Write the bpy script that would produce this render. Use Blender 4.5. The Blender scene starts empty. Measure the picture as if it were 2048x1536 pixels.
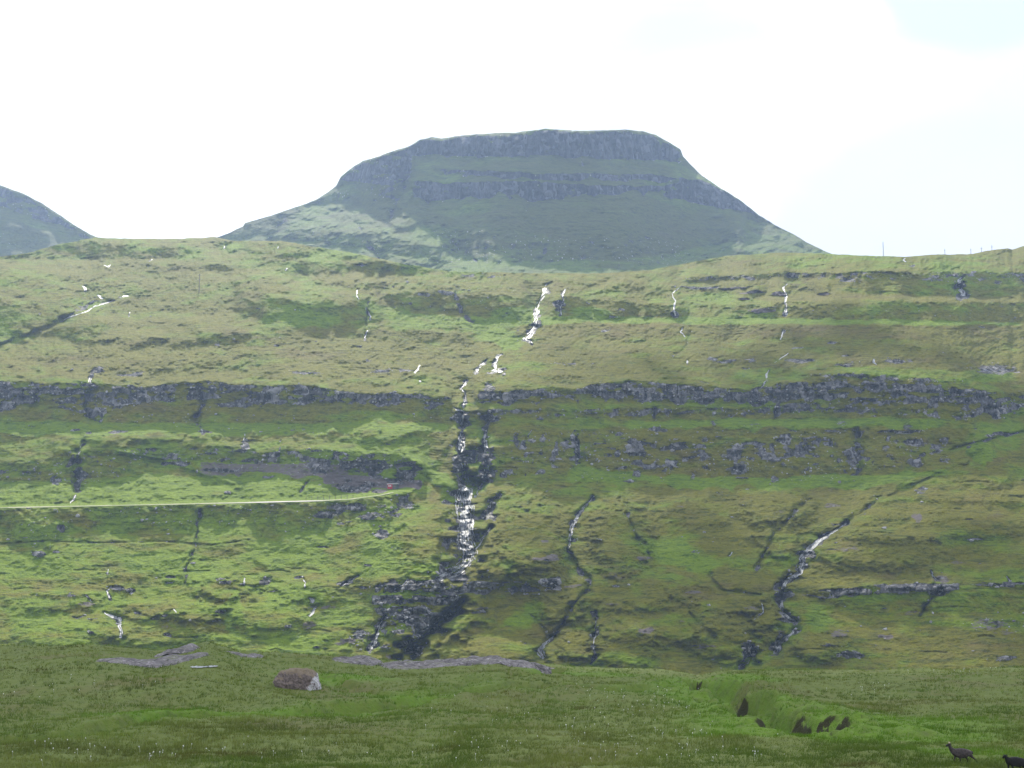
import bpy, bmesh, math, random
import numpy as np
random.seed(7)
R = math.radians
sc = bpy.context.scene
col = sc.collection

# ------------------------------------------------------------------ camera
F = 2844.0                      # focal length in photo pixels (2048 wide) -> 50 mm on 36 mm
PITCH = math.atan((1200.0 - 768.0) / F)
CAMZ = 9.0
cam = bpy.data.objects.new('camera', bpy.data.cameras.new('camera'))
col.objects.link(cam)
cam.location = (0, 0, CAMZ)
cam.rotation_euler = (math.pi / 2 + PITCH, 0, 0)
cam.data.sensor_width = 36.0
cam.data.lens = F / 2048 * 36.0
cam.data.clip_start = 0.5
cam.data.clip_end = 20000
sc.camera = cam

# ------------------------------------------------------------------ light
SUN_EL, SUN_AZ = R(41), R(-9)   # azimuth from +Y towards +X
sun = bpy.data.objects.new('sun', bpy.data.lights.new('sun', 'SUN'))
col.objects.link(sun)
sun.data.energy = 3.5
sun.data.angle = R(0.5)
sun.data.color = (1.0, 0.94, 0.80)
sdir = (math.sin(SUN_AZ) * math.cos(SUN_EL), math.cos(SUN_AZ) * math.cos(SUN_EL), math.sin(SUN_EL))
import mathutils
sun.rotation_euler = mathutils.Vector(sdir).to_track_quat('Z', 'Y').to_euler()
sun.location = (0, 0, 900)

sc.view_settings.view_transform = 'Standard'
sc.view_settings.look = 'None'
sc.view_settings.gamma = 1
sc.view_settings.exposure = 1.22
sc.cycles.max_bounces = 6
sc.cycles.volume_bounces = 1
sc.cycles.volume_max_steps = 64
sc.cycles.use_denoising = True

world = bpy.data.worlds.new('World')
sc.world = world
world.use_nodes = True


class NT:
    """small helper to write node trees"""
    def __init__(s, tree):
        s.t = tree; s.n = tree.nodes; s.l = tree.links
    def node(s, typ, **kw):
        nd = s.n.new(typ)
        for k, v in kw.items():
            if k.startswith('i_'):
                key = k[2:]
                key = int(key) if key.isdigit() else key.replace('_', ' ')
                s.put(nd.inputs[key], v)
            else:
                setattr(nd, k, v)
        return nd
    def put(s, sock, v):
        if isinstance(v, bpy.types.NodeSocket):
            s.l.new(v, sock)
        elif isinstance(v, bpy.types.Node):
            s.l.new(v.outputs[0], sock)
        else:
            if sock.type == 'RGBA' and len(v) == 3: v = (*v, 1)
            sock.default_value = v
    def math(s, op, a, b=None, c=None, clamp=False):
        m = s.n.new('ShaderNodeMath'); m.operation = op; m.use_clamp = clamp
        s.put(m.inputs[0], a)
        if b is not None: s.put(m.inputs[1], b)
        if c is not None: s.put(m.inputs[2], c)
        return m.outputs[0]
    def mix(s, fac, a, b, blend='MIX'):
        m = s.n.new('ShaderNodeMix'); m.data_type = 'RGBA'; m.blend_type = blend
        s.put(m.inputs[0], fac); s.put(m.inputs[6], a); s.put(m.inputs[7], b)
        return m.outputs[2]
    def noise(s, vec, scale, detail=3, rough=0.55, dist=0.0):
        return s.node('ShaderNodeTexNoise', i_Vector=vec, i_Scale=scale, i_Detail=detail, i_Roughness=rough, i_Distortion=dist).outputs[0]
    def ramp(s, fac, lo, hi, a=0.0, b=1.0):
        m = s.n.new('ShaderNodeMapRange'); m.interpolation_type = 'SMOOTHSTEP'
        s.put(m.inputs[0], fac); s.put(m.inputs[1], lo); s.put(m.inputs[2], hi); s.put(m.inputs[3], a); s.put(m.inputs[4], b)
        return m.outputs[0]
    def scalevec(s, vec, sx, sy, sz):
        m = s.n.new('ShaderNodeVectorMath'); m.operation = 'MULTIPLY'
        s.put(m.inputs[0], vec); m.inputs[1].default_value = (sx, sy, sz)
        return m.outputs[0]


w = NT(world.node_tree)
for nd in list(w.n): w.n.remove(nd)
sky = w.node('ShaderNodeTexSky'); sky.sky_type = 'NISHITA'; sky.sun_disc = False
sky.sun_elevation = SUN_EL; sky.sun_rotation = SUN_AZ; sky.dust_density = 1.5; sky.air_density = 1.0
tc = w.node('ShaderNodeTexCoord')
g = tc.outputs['Generated']
# cloud cover: broken only in two gaps high at the left and the right
cn = w.noise(w.scalevec(g, 1, 1, 1.8), 5.0, 6, 0.55, 0.3)
cn2 = w.noise(w.scalevec(g, 1, 1, 2.4), 9.0, 6, 0.6, 0.4)
def towards(az, el, tight):
    v = (math.sin(R(az)) * math.cos(R(el)), math.cos(R(az)) * math.cos(R(el)), math.sin(R(el)))
    d = w.n.new('ShaderNodeVectorMath'); d.operation = 'DOT_PRODUCT'
    w.put(d.inputs[0], g); d.inputs[1].default_value = v
    return w.ramp(d.outputs['Value'], math.cos(R(tight)), 1.0)
gap = w.math('ADD', towards(19.5, 25.0, 5.8), towards(-21.5, 23.5, 6.0), clamp=True)
gap = w.ramp(w.math('ADD', w.math('MULTIPLY', gap, 1.7), w.math('SUBTRACT', cn2, 0.5)), 0.35, 0.95)
d = w.n.new('ShaderNodeVectorMath'); d.operation = 'DOT_PRODUCT'
w.put(d.inputs[0], g); d.inputs[1].default_value = sdir
glow = w.ramp(d.outputs['Value'], -0.2, 1.0, 0.0, 1.0)
bright = w.math('MULTIPLY_ADD', w.math('POWER', glow, 3.0), 0.3, 5.6)
# thin grey-blue bellies low on the right, behind the saddle and faintly elsewhere
belly = w.math('ADD', towards(17.5, 11.0, 10.0), w.math('MULTIPLY', towards(-8.5, 10.5, 3.5), 0.75), clamp=True)
belly = w.ramp(w.math('MULTIPLY', belly, w.ramp(cn, 0.2, 0.5)), 0.03, 0.55)
cloudc = w.mix(belly, (0.97, 0.985, 1.0), (0.70, 0.655, 0.70))
cloudc = w.mix(w.math('MULTIPLY', w.ramp(cn, 0.45, 0.66, 0.0, 0.9), towards(8, 22, 26)), cloudc, (0.68, 0.715, 0.77))
cloudc = w.mix(1.0, cloudc, w.mix(glow, (0.90, 0.95, 1.0), (1, 1, 1)), 'MULTIPLY')
cm = w.n.new('ShaderNodeVectorMath'); cm.operation = 'SCALE'
w.put(cm.inputs[0], cloudc); w.put(cm.inputs['Scale'], bright)
skyb = w.mix(0.35, w.n.new('ShaderNodeRGB').outputs[0], (1, 1, 1))
sk = w.n.new('ShaderNodeVectorMath'); sk.operation = 'SCALE'
w.put(sk.inputs[0], sky.outputs[0]); sk.inputs['Scale'].default_value = 1.0
thin = w.mix(0.8, sk.outputs[0], (3.2, 4.0, 4.2))
skycol = w.mix(gap, cm.outputs[0], thin)
bg = w.node('ShaderNodeBackground', i_Color=skycol, i_Strength=0.1)
w.l.new(bg.outputs[0], w.node('ShaderNodeOutputWorld').inputs[0])

# ------------------------------------------------------------------ numeric helpers
_rng = np.random.default_rng(11)
_TAB = _rng.random((8, 256, 256)).astype(np.float32)

def vn(x, y, seed=0):
    """value noise in -1..1"""
    x = np.asarray(x, np.float32) + seed * 37.7; y = np.asarray(y, np.float32) + seed * 11.3
    xi = np.floor(x).astype(np.int32); yi = np.floor(y).astype(np.int32)
    fx = x - xi; fy = y - yi
    fx = fx * fx * fx * (fx * (fx * 6 - 15) + 10); fy = fy * fy * fy * (fy * (fy * 6 - 15) + 10)
    T = _TAB[seed % 8]
    x0 = xi & 255; x1 = (xi + 1) & 255; y0 = yi & 255; y1 = (yi + 1) & 255
    a = T[x0, y0] * (1 - fx) + T[x1, y0] * fx
    b = T[x0, y1] * (1 - fx) + T[x1, y1] * fx
    return (a * (1 - fy) + b * fy) * 2 - 1

def fbm(x, y, seed=0, octv=4, gain=0.5):
    o = 0; a = 1; s = 0
    for k in range(octv):
        th = 0.6 * k + 0.3
        c, sn = math.cos(th) * 0 + 1, 0
        o = o + a * vn(x * 2.03 ** k, y * 2.03 ** k, seed + k); s += a; a *= gain
    return o / s

def billow(x, y, seed=0, octv=3, gain=0.5):
    o = 0; a = 1; s = 0
    for k in range(octv):
        o = o + a * np.abs(vn(x * 2.03 ** k, y * 2.03 ** k, seed + k)); s += a; a *= gain
    return o / s

def sst(x, a, b):
    t = np.clip((x - a) / (b - a), 0, 1)
    return t * t * (3 - 2 * t)

def interp(x, pts):
    p = np.array(pts, float)
    return np.interp(x, p[:, 0], p[:, 1])

SP, CP = math.sin(PITCH), math.cos(PITCH)
def tan_of(Y):
    v = (768.0 - Y) / F
    return (SP + v * CP) / (CP - v * SP)
def P(X, Y, D):
    """world point seen at photo pixel X, Y at distance D along +Y"""
    v = (768.0 - Y) / F
    k = CP - v * SP
    return (X - 1024.0) / F * D / k, D, CAMZ + D * (SP + v * CP) / k
def project(x, y, z):
    dz = z - CAMZ
    depth = y * CP + dz * SP
    up = -y * SP + dz * CP
    return 1024 + F * x / depth, 768 - F * up / depth

def seg_dist(GX, GY, pts, pad, ay=1.0):
    """distance of grid points to a polyline (y scaled by ay), with the interpolated third column"""
    dist = np.full(GX.shape, 1e9, np.float32); wid = np.zeros(GX.shape, np.float32)
    for (a, b) in zip(pts[:-1], pts[1:]):
        m = (GX > min(a[0], b[0]) - pad) & (GX < max(a[0], b[0]) + pad) & (GY > min(a[1], b[1]) - pad / ay) & (GY < max(a[1], b[1]) + pad / ay)
        if not m.any(): continue
        px, py = GX[m] - a[0], (GY[m] - a[1]) * ay
        vx, vy = b[0] - a[0], (b[1] - a[1]) * ay
        t = np.clip((px * vx + py * vy) / (vx * vx + vy * vy + 1e-9), 0, 1)
        dd = np.hypot(px - t * vx, py - t * vy)
        wa = a[2] if len(a) > 2 else 1; wb = b[2] if len(b) > 2 else 1
        ww = wa + (wb - wa) * t
        cur = dist[m]; better = dd < cur
        cur[better] = dd[better]; dist[m] = cur
        cw = wid[m]; cw[better] = ww[better]; wid[m] = cw
    return dist, wid

def tag(o, label=None, cat=None, group=None, kind=None):
    if label: o['label'] = label
    if cat: o['category'] = cat
    if group: o['group'] = group
    if kind: o['kind'] = kind
    return o

def grid_mesh(name, Xw, Yw, Zw, mat, attrs=None, smooth=True, keep=None):
    """arrays [rows, cols] -> a mesh object of quads"""
    r, c = Xw.shape
    co = np.stack([Xw, Yw, Zw], -1).reshape(-1, 3).astype(np.float32)
    idx = np.arange(r * c).reshape(r, c)
    q = np.stack([idx[:-1, :-1], idx[:-1, 1:], idx[1:, 1:], idx[1:, :-1]], -1).reshape(-1, 4)
    if keep is not None:
        q = q[keep.reshape(-1)]
        used, inv = np.unique(q, return_inverse=True)
        co = co[used]; q = inv.reshape(-1, 4)
        attrs = {k: v.reshape(-1, v.shape[-1])[used] for k, v in (attrs or {}).items()}
    return raw_mesh(name, co, q, mat, attrs, smooth)

def raw_mesh(name, co, faces, mat, attrs=None, smooth=False, parent=None):
    me = bpy.data.meshes.new(name)
    faces = np.asarray(faces, np.int32); n, k = faces.shape
    me.vertices.add(len(co)); me.loops.add(n * k); me.polygons.add(n)
    me.vertices.foreach_set('co', np.asarray(co, np.float32).ravel())
    me.loops.foreach_set('vertex_index', faces.ravel())
    me.polygons.foreach_set('loop_start', np.arange(0, n * k, k, dtype=np.int32))
    me.polygons.foreach_set('use_smooth', np.full(n, smooth))
    for key, arr in (attrs or {}).items():
        a = me.attributes.new(key, 'FLOAT_COLOR', 'POINT')
        arr = np.asarray(arr, np.float32).reshape(-1, arr.shape[-1])
        if arr.shape[1] == 3: arr = np.concatenate([arr, np.ones((len(arr), 1), np.float32)], 1)
        a.data.foreach_set('color', arr.ravel())
    me.update(calc_edges=True)
    me.validate()
    if mat: me.materials.append(mat)
    o = bpy.data.objects.new(name, me); col.objects.link(o)
    if parent: o.parent = parent
    return o

# ------------------------------------------------------------------ materials
def new_mat(name):
    m = bpy.data.materials.new(name); m.use_nodes = True
    t = NT(m.node_tree)
    for nd in list(t.n): t.n.remove(nd)
    out = t.node('ShaderNodeOutputMaterial')
    return m, t, out

def simple(name, colr, rough=0.8, var=0.25, scale=6.0, bump=0.0, spec=0.3):
    m, t, out = new_mat(name)
    pos = t.node('ShaderNodeTexCoord').outputs['Object']
    n = t.noise(pos, scale, 5, 0.6)
    c = t.mix(t.ramp(n, 0.3, 0.7), tuple(v * (1 - var) for v in colr), tuple(min(1, v * (1 + var)) for v in colr))
    b = t.node('ShaderNodeBsdfPrincipled', i_Base_Color=c, i_Roughness=rough)
    b.inputs['Specular IOR Level'].default_value = spec
    if bump:
        bp = t.node('ShaderNodeBump', i_Height=n, i_Distance=bump, i_Strength=1.0)
        t.l.new(bp.outputs[0], b.inputs['Normal'])
    t.l.new(b.outputs[0], out.inputs[0])
    return m

def hill_material(name, olive, lush, brown, rockd, rockp, k=1.0):
    """grass and basalt slope. paint = (rock, lush, wet, bare earth)"""
    m, t, out = new_mat(name)
    pos = t.node('ShaderNodeTexCoord').outputs['Object']
    at = t.node('ShaderNodeAttribute', attribute_name='paint')
    sep = t.node('ShaderNodeSeparateColor', i_0=at.outputs['Color'])
    rock, lu, wet = sep.outputs[0], sep.outputs[1], sep.outputs[2]
    earth = at.outputs['Alpha']
    big = t.noise(pos, 0.012 * k, 4, 0.6, 0.4)
    mid = t.noise(t.scalevec(pos, 0.5, 0.8, 1.6), 0.09 * k, 5, 0.65, 0.5)
    fine = t.noise(t.scalevec(pos, 0.7, 1, 1.5), 0.7 * k, 5, 0.7)
    tiny = t.noise(pos, 2.4 * k, 3, 0.7)
    # grass
    gl = t.math('ADD', lu, t.math('MULTIPLY', t.math('SUBTRACT', mid, 0.5), 1.5))
    gl = t.math('ADD', gl, t.math('MULTIPLY', t.math('SUBTRACT', big, 0.5), 0.9))
    grass = t.mix(t.ramp(gl, 0.15, 0.85), olive, lush)
    br = t.math('ADD', t.math('MULTIPLY', t.noise(t.scalevec(pos, 0.4, 0.6, 1.3), 0.06 * k, 5, 0.7, 0.6), 1.0), t.math('MULTIPLY', lu, -0.3))
    grass = t.mix(t.ramp(br, 0.46, 0.72, 0.0, 0.7), grass, brown)
    st = t.noise(t.scalevec(pos, 0.35, 1.0, 2.2), 0.35 * k, 5, 0.7, 0.8)
    grass = t.mix(t.ramp(st, 0.49, 0.62, 0.0, 0.85), grass, t.mix(1.0, grass, (0.46, 0.56, 0.35), 'MULTIPLY'))
    grass = t.mix(t.ramp(fine, 0.36, 0.66, 0.0, 0.8), grass, t.mix(1.0, grass, (0.58, 0.64, 0.42), 'MULTIPLY'))
    grass = t.mix(t.ramp(tiny, 0.38, 0.64, 0.0, 0.55), grass, t.mix(1.0, grass, (1.45, 1.38, 0.9), 'MULTIPLY'))
    # rock: blocky basalt with upright joints and pale lichen
    vor = t.node('ShaderNodeTexVoronoi', feature='F1', i_Vector=t.scalevec(pos, 1.0, 1.0, 0.55), i_Scale=0.45 * k)
    vor2 = t.node('ShaderNodeTexVoronoi', feature='F1', i_Vector=t.scalevec(pos, 1.0, 1.0, 0.7), i_Scale=1.1 * k)
    rn = t.noise(t.scalevec(pos, 1.6, 1.0, 0.5), 0.5 * k, 6, 0.75)
    rc = t.mix(t.ramp(rn, 0.35, 0.7), rockd, rockp)
    sc_ = t.node('ShaderNodeSeparateColor', i_0=vor.outputs['Color'])
    rc = t.mix(t.ramp(sc_.outputs[0], 0.6, 0.95, 0.0, 0.7), rc, tuple(min(1, v * 1.7) for v in rockp))
    rc = t.mix(t.ramp(sc_.outputs[1], 0.6, 0.9, 0.0, 0.8), rc, tuple(v * 0.5 for v in rockd))
    rc = t.mix(wet, rc, (0.018, 0.02, 0.026))
    rm = t.math('ADD', rock, t.math('MULTIPLY', t.math('SUBTRACT', t.noise(t.scalevec(pos, 1, 1, 0.8), 0.22 * k, 5, 0.7), 0.5), 1.1))
    rm = t.ramp(rm, 0.42, 0.6)
    em = t.ramp(t.math('ADD', earth, t.math('MULTIPLY', t.math('SUBTRACT', fine, 0.5), 0.9)), 0.4, 0.6)
    basec = t.mix(em, grass, t.mix(fine, (0.10, 0.075, 0.075), (0.22, 0.19, 0.19)))
    # loose pale stones in the turf near rock
    stone = t.math('MULTIPLY', t.ramp(t.node('ShaderNodeSeparateColor', i_0=vor2.outputs['Color']).outputs[0], 0.9, 0.93), t.ramp(vor2.outputs['Distance'], 0.42, 0.30))
    stone = t.math('MULTIPLY', stone, t.ramp(t.math('ADD', rock, t.math('MULTIPLY', t.math('SUBTRACT', mid, 0.5), 1.2)), 0.12, 0.4))
    basec = t.mix(stone, basec, (0.42, 0.40, 0.42))
    basec = t.mix(rm, basec, rc)
    bh = t.math('ADD', t.math('MULTIPLY', fine, 0.9), t.math('MULTIPLY', tiny, 0.3))
    bh = t.math('ADD', bh, t.math('MULTIPLY', st, 0.9))
    bh = t.math('ADD', bh, t.math('MULTIPLY', t.math('MULTIPLY', vor.outputs['Distance'], rm), -1.2))
    bp = t.node('ShaderNodeBump', i_Height=bh, i_Distance=1.7 / k, i_Strength=1.0)
    b = t.node('ShaderNodeBsdfPrincipled', i_Base_Color=basec, i_Roughness=t.mix(t.math('MULTIPLY', wet, rm), (0.9,) * 3, (0.45,) * 3))
    b.inputs['Specular IOR Level'].default_value = 0.12
    t.l.new(bp.outputs[0], b.inputs['Normal'])
    t.l.new(b.outputs[0], out.inputs[0])
    return m

M_HILL = hill_material('hill_turf_and_basalt', (0.168, 0.160, 0.006), (0.165, 0.245, 0.001), (0.155, 0.110, 0.036), (0.062, 0.060, 0.066), (0.24, 0.23, 0.24))
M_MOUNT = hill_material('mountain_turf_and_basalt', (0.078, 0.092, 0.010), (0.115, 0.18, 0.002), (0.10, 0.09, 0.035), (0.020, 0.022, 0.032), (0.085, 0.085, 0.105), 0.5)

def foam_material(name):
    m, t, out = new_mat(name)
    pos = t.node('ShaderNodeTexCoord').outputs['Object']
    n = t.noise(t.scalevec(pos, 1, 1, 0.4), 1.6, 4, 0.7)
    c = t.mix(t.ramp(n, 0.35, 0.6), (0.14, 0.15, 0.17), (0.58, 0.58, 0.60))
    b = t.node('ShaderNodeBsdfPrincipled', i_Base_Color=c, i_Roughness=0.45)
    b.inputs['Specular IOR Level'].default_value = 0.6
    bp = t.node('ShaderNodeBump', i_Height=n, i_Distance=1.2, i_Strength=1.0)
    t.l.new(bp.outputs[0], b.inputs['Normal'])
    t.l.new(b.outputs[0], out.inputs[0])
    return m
M_FOAM_SKY = foam_material('foam_and_sky_white')
M_SCREE = simple('loose_basalt', (0.25, 0.24, 0.25), 0.85, 0.55, 0.6)

# ------------------------------------------------------------------ slopes
class Slope:
    """Hill flank described by its steepness, climbed row by row from the valley to its skyline."""
    def __init__(s, x0, x1, dx, ybot, ytop, rows, d0):
        xs = np.arange(x0, x1 + dx, dx); s.xs = xs; s.dx = dx
        v = np.linspace(0, 1, rows)[:, None]
        yt = interp(xs, ytop)[None, :] + 1.2 * fbm(xs / 14.0, xs * 0, 3, 4)[None, :]
        yb = (np.full_like(xs, ybot) if np.isscalar(ybot) else interp(xs, ybot))[None, :]
        s.Y = (yb + (yt - yb) * v).astype(np.float32)
        s.X = np.broadcast_to(xs[None, :], s.Y.shape).astype(np.float32).copy()
        s.d0 = d0(xs) if callable(d0) else np.full_like(xs, d0)
        z = lambda: np.zeros(s.Y.shape, np.float32)
        s.S = z() + 0.5; s.rock = z(); s.lush = z(); s.wet = z(); s.earth = z(); s.relief = z(); s.fine = z(); s.refg = 0.45; s.gmin = 0.6
        s.wx = s.X + 9 * fbm(s.X / 40, s.Y / 30, 5, 3); s.wy = s.Y + 6 * fbm(s.X / 45, s.Y / 25, 6, 3)
    def band(s, top, bot, S=None, rock=0, lush=0, earth=0, wet=0, soft=4, rag=5, ragb=None, raglen=30, fade=30, amt=1.0):
        ragb = rag if ragb is None else ragb
        x0 = max(top[0][0], bot[0][0]); x1 = min(top[-1][0], bot[-1][0])
        i0 = max(0, int((x0 - s.xs[0]) / s.dx)); i1 = min(len(s.xs), int((x1 - s.xs[0]) / s.dx) + 1)
        if i1 <= i0: return
        sl = (slice(None), slice(i0, i1))
        X, Y = s.X[sl], s.Y[sl]; xs = s.xs[i0:i1]
        seed = int(abs(top[0][1])) % 7
        t = interp(xs, top) + rag * fbm(xs / raglen, xs * 0, seed, 4)
        b = interp(xs, bot) + ragb * (1 - 2 * np.abs(vn(xs / raglen * 0.9, xs * 0, seed + 2))) + ragb * 0.6 * fbm(xs / raglen * 2.3, xs * 0, seed + 1, 3)
        m = sst(Y, t[None] - soft, t[None] + soft * 0.5) * (1 - sst(Y, b[None] - soft, b[None] + soft))
        f = sst(xs, x0, x0 + fade) * (1 - sst(xs, x1 - fade, x1)) if fade else 1
        m = m * f * amt
        if S is not None: s.S[sl] += (S - s.S[sl]) * m
        tex = 0.75 + 0.5 * fbm(X / 16, Y / 9, seed + 3, 3)
        if rock: s.rock[sl] = np.maximum(s.rock[sl], rock * m * tex)
        if earth: s.earth[sl] = np.maximum(s.earth[sl], earth * m)
        if wet: s.wet[sl] = np.maximum(s.wet[sl], wet * m)
        if lush: s.lush[sl] += lush * m
    def blob(s, x, y, rx, ry, **kw):
        i0 = max(0, int((x - 2 * rx - s.xs[0]) / s.dx)); i1 = min(len(s.xs), int((x + 2 * rx - s.xs[0]) / s.dx) + 1)
        if i1 <= i0: return
        sl = (slice(None), slice(i0, i1))
        d = np.hypot((s.wx[sl] - x) / rx, (s.wy[sl] - y) / ry)
        d = d + 0.45 * fbm(s.X[sl] / 13, s.Y[sl] / 8, 4, 3) * min(1.0, 30.0 / rx)
        m = 1 - sst(d, 0.45, 1.15)
        for k, v in kw.items():
            a = getattr(s, k)
            if k == 'S': a[sl] += (v - a[sl]) * m
            elif k in ('rock', 'earth', 'wet'): a[sl] = np.maximum(a[sl], v * m)
            else: a[sl] += v * m
    def line(s, pts, w=4, relief=0, rock=0, lush=0, wet=0, earth=0, wob=3.0, S=None, ay=1.0):
        pad = w * 3.5 + 20
        xmin = min(p[0] for p in pts) - pad; xmax = max(p[0] for p in pts) + pad
        i0 = max(0, int((xmin - s.xs[0]) / s.dx)); i1 = min(len(s.xs), int((xmax - s.xs[0]) / s.dx) + 1)
        if i1 <= i0: return
        sl = (slice(None), slice(i0, i1))
        GX = s.X[sl] + wob * fbm(s.X[sl] / 25, s.Y[sl] / 12, 2, 2); GY = s.Y[sl]
        pts = [(p[0], p[1], p[2] if len(p) > 2 else 1.0) for p in pts]
        d, wd = seg_dist(GX, GY, pts, pad, ay)
        wd = np.maximum(wd, 0.05) * w * np.clip(0.85 + 0.9 * vn(s.X[sl] / 19 + 3, s.Y[sl] / 13, 6), 0.35, 1.6)
        brk = np.clip(1.0 + 0.9 * vn(s.X[sl] / 14, s.Y[sl] / 8, 3), 0.2, 1.5)
        g = np.exp(-(d / wd) ** 2).astype(np.float32)
        if relief: s.relief[sl] += relief * g
        if rock: s.rock[sl] = np.maximum(s.rock[sl], rock * brk * np.exp(-(d / (wd * 0.9)) ** 2))
        if wet: s.wet[sl] = np.maximum(s.wet[sl], wet * brk * np.exp(-(d / (wd * 0.8)) ** 2))
        if earth: s.earth[sl] = np.maximum(s.earth[sl], earth * g)
        if lush: s.lush[sl] += lush * np.exp(-(d / (wd * 2)) ** 2)
        if S is not None: s.S[sl] += (S - s.S[sl]) * g
    def climb(s, keep=0.02):
        t = tan_of(s.Y).astype(np.float64)
        rows = s.Y.shape[0]
        L = np.log(s.d0).astype(np.float64); out = [L.copy()]
        kern = np.hanning(121); kern /= kern.sum(); kn = len(kern) // 2
        k13 = np.hanning(15)[1:-1]; k13 /= k13.sum()
        for j in range(1, rows):
            dt = t[j] - t[j - 1]
            L = L + dt / np.maximum(s.S[j] - t[j], 0.11)
            if keep and j % 4 == 0:
                Lp = np.pad(L, kn, mode='edge')
                L = L + keep * 4 * (np.convolve(Lp, kern, 'valid') - L)
            if j % 2 == 0:
                Lp = np.pad(L, 6, mode='edge'); L = L + 0.25 * (np.convolve(Lp, k13, 'valid') - L)
            out.append(L.copy())
        s.D = np.exp(np.array(out))
    def finish(s):
        g = np.abs(np.gradient(s.D, axis=0) / np.minimum(np.gradient(s.Y, axis=0), -1e-3))
        for k in (6, 6):
            c = np.cumsum(np.pad(g, ((k + 1, k), (0, 0)), mode='edge'), 0); g = (c[2 * k + 1:] - c[:-2 * k - 1]) / (2 * k + 1)
        s.gain = np.clip(g / s.refg, s.gmin, 4.0)
        s.D = (s.D + s.relief + s.fine * s.gain).astype(np.float32)
    def depth(s, X, Y):
        """D at photo position (arrays)"""
        X = np.asarray(X, float); Y = np.asarray(Y, float)
        ci = np.clip((X - s.xs[0]) / s.dx, 0, len(s.xs) - 1.001); c0 = ci.astype(int); fc = ci - c0
        def colv(c):
            y0 = s.Y[0, c]; y1 = s.Y[-1, c]
            rj = np.clip((Y - y0) / (y1 - y0) * (s.Y.shape[0] - 1), 0, s.Y.shape[0] - 1.001); r0 = rj.astype(int); fr = rj - r0
            return s.D[r0, c] * (1 - fr) + s.D[r0 + 1, c] * fr
        return colv(c0) * (1 - fc) + colv(c0 + 1) * fc
    def build(s, name, mat, back=14, step=14.0, drop=0.55):
        x, y, z = P(s.X, s.Y, s.D)
        # the far side beyond the skyline
        i = np.arange(1, back + 1)[:, None]
        kx = x[-1] / y[-1]
        yb = y[-1][None] + i * step; zb = z[-1][None] - drop * step * np.maximum(i - 2, 0) ** 1.15 - 0.15 * i
        xb = kx[None] * yb
        x = np.concatenate([x, xb]); y = np.concatenate([y, yb]); z = np.concatenate([z, zb])
        ext = lambda a: np.concatenate([a, np.repeat(a[-1:], back, 0)])
        paint = np.stack([ext(np.clip(s.rock, 0, 1.3)), ext(np.clip(s.lush, -0.5, 1)), ext(np.clip(s.wet, 0, 1)), ext(np.clip(s.earth, 0, 1))], -1)
        return grid_mesh(name, x, y, z, mat, {'paint': paint})

# =================================================================== the hillside
H = Slope(-560, 2610, 2.0, 1430.0,
          [(-560, 520), (0, 513), (60, 505), (110, 490), (190, 475), (300, 478), (370, 477), (430, 474), (470, 482), (560, 482), (700, 505), (820, 530), (900, 543),
           (1050, 546), (1200, 547), (1300, 540), (1370, 527), (1450, 512), (1560, 505), (1650, 507), (1720, 511), (1800, 513), (1812, 513), (1880, 509),
           (1945, 508), (1975, 501), (2015, 496), (2025, 499), (2048, 492), (2200, 468), (2610, 430)], 700,
          lambda x: 385 + 0.0 * x)
X, Y = H.X, H.Y
# broad steepness by height
H.S[:] = interp(Y, [(440, 0.40), (500, 0.41), (540, 0.42), (590, 0.45), (650, 0.46), (690, 0.45), (760, 0.44), (800, 0.5), (850, 0.52), (960, 0.5), (1010, 0.44), (1060, 0.52),
                    (1150, 0.47), (1300, 0.45), (1430, 0.42)])
H.S += 0.10 * fbm(X / 120, Y / 34, 1, 4) + 0.07 * fbm(X / 60, Y / 9, 2, 4)
H.lush += 0.32 * fbm(X / 150, Y / 40, 3, 4) + 0.38 * fbm(H.wx / 36, H.wy / 13, 1, 4) + 0.30
H.lush += 0.25 * sst(Y, 840, 900) * (1 - sst(X, 800, 950)) - 0.12 * sst(Y, 640, 700) * (1 - sst(Y, 740, 770))
B, L, O = H.band, H.line, H.blob
# skyline knoll and left foot of the far hill
B([(-560, 500), (0, 500), (130, 480), (260, 490), (420, 500)], [(-560, 515), (0, 513), (100, 512), (260, 515), (420, 508)], S=0.75, lush=0.1, rag=3)
B([(420, 482), (900, 500)], [(420, 500), (900, 520)], S=0.55, lush=.2, rag=6)
B([(560, 520), (1000, 535)], [(560, 545), (1000, 550)], S=0.7, lush=.2, rag=8)
# rock line below the right skyline
B([(1360, 556), (1600, 545), (2048, 545), (2610, 545)], [(1360, 562), (1600, 556), (2048, 566), (2610, 570)], S=0.9, rock=0.62, rag=4, raglen=22)
B([(1590, 562), (1800, 560), (2610, 562)], [(1590, 575), (1800, 592), (2610, 598)], S=0.75, lush=0.05, rag=5)
B([(1500, 590), (1800, 588), (2048, 598), (2610, 600)], [(1500, 600), (1800, 600), (2048, 606), (2610, 612)], S=0.36, lush=-0.35, rag=3)
B([(1450, 612), (1620, 612), (1800, 605), (2610, 612)], [(1450, 632), (1700, 640), (2048, 640), (2610, 645)], S=0.85, rag=4, rock=0.2)
B([(1000, 640), (1150, 634), (1400, 636), (1800, 642), (2048, 646)], [(1000, 652), (1150, 644), (1400, 646), (1800, 648), (2048, 652)], S=0.38, lush=0.8, rag=3)
B([(1000, 650), (1500, 650), (2610, 650)], [(1000, 672), (1500, 672), (2610, 690)], S=0.52, lush=-0.35, rag=4)
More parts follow.
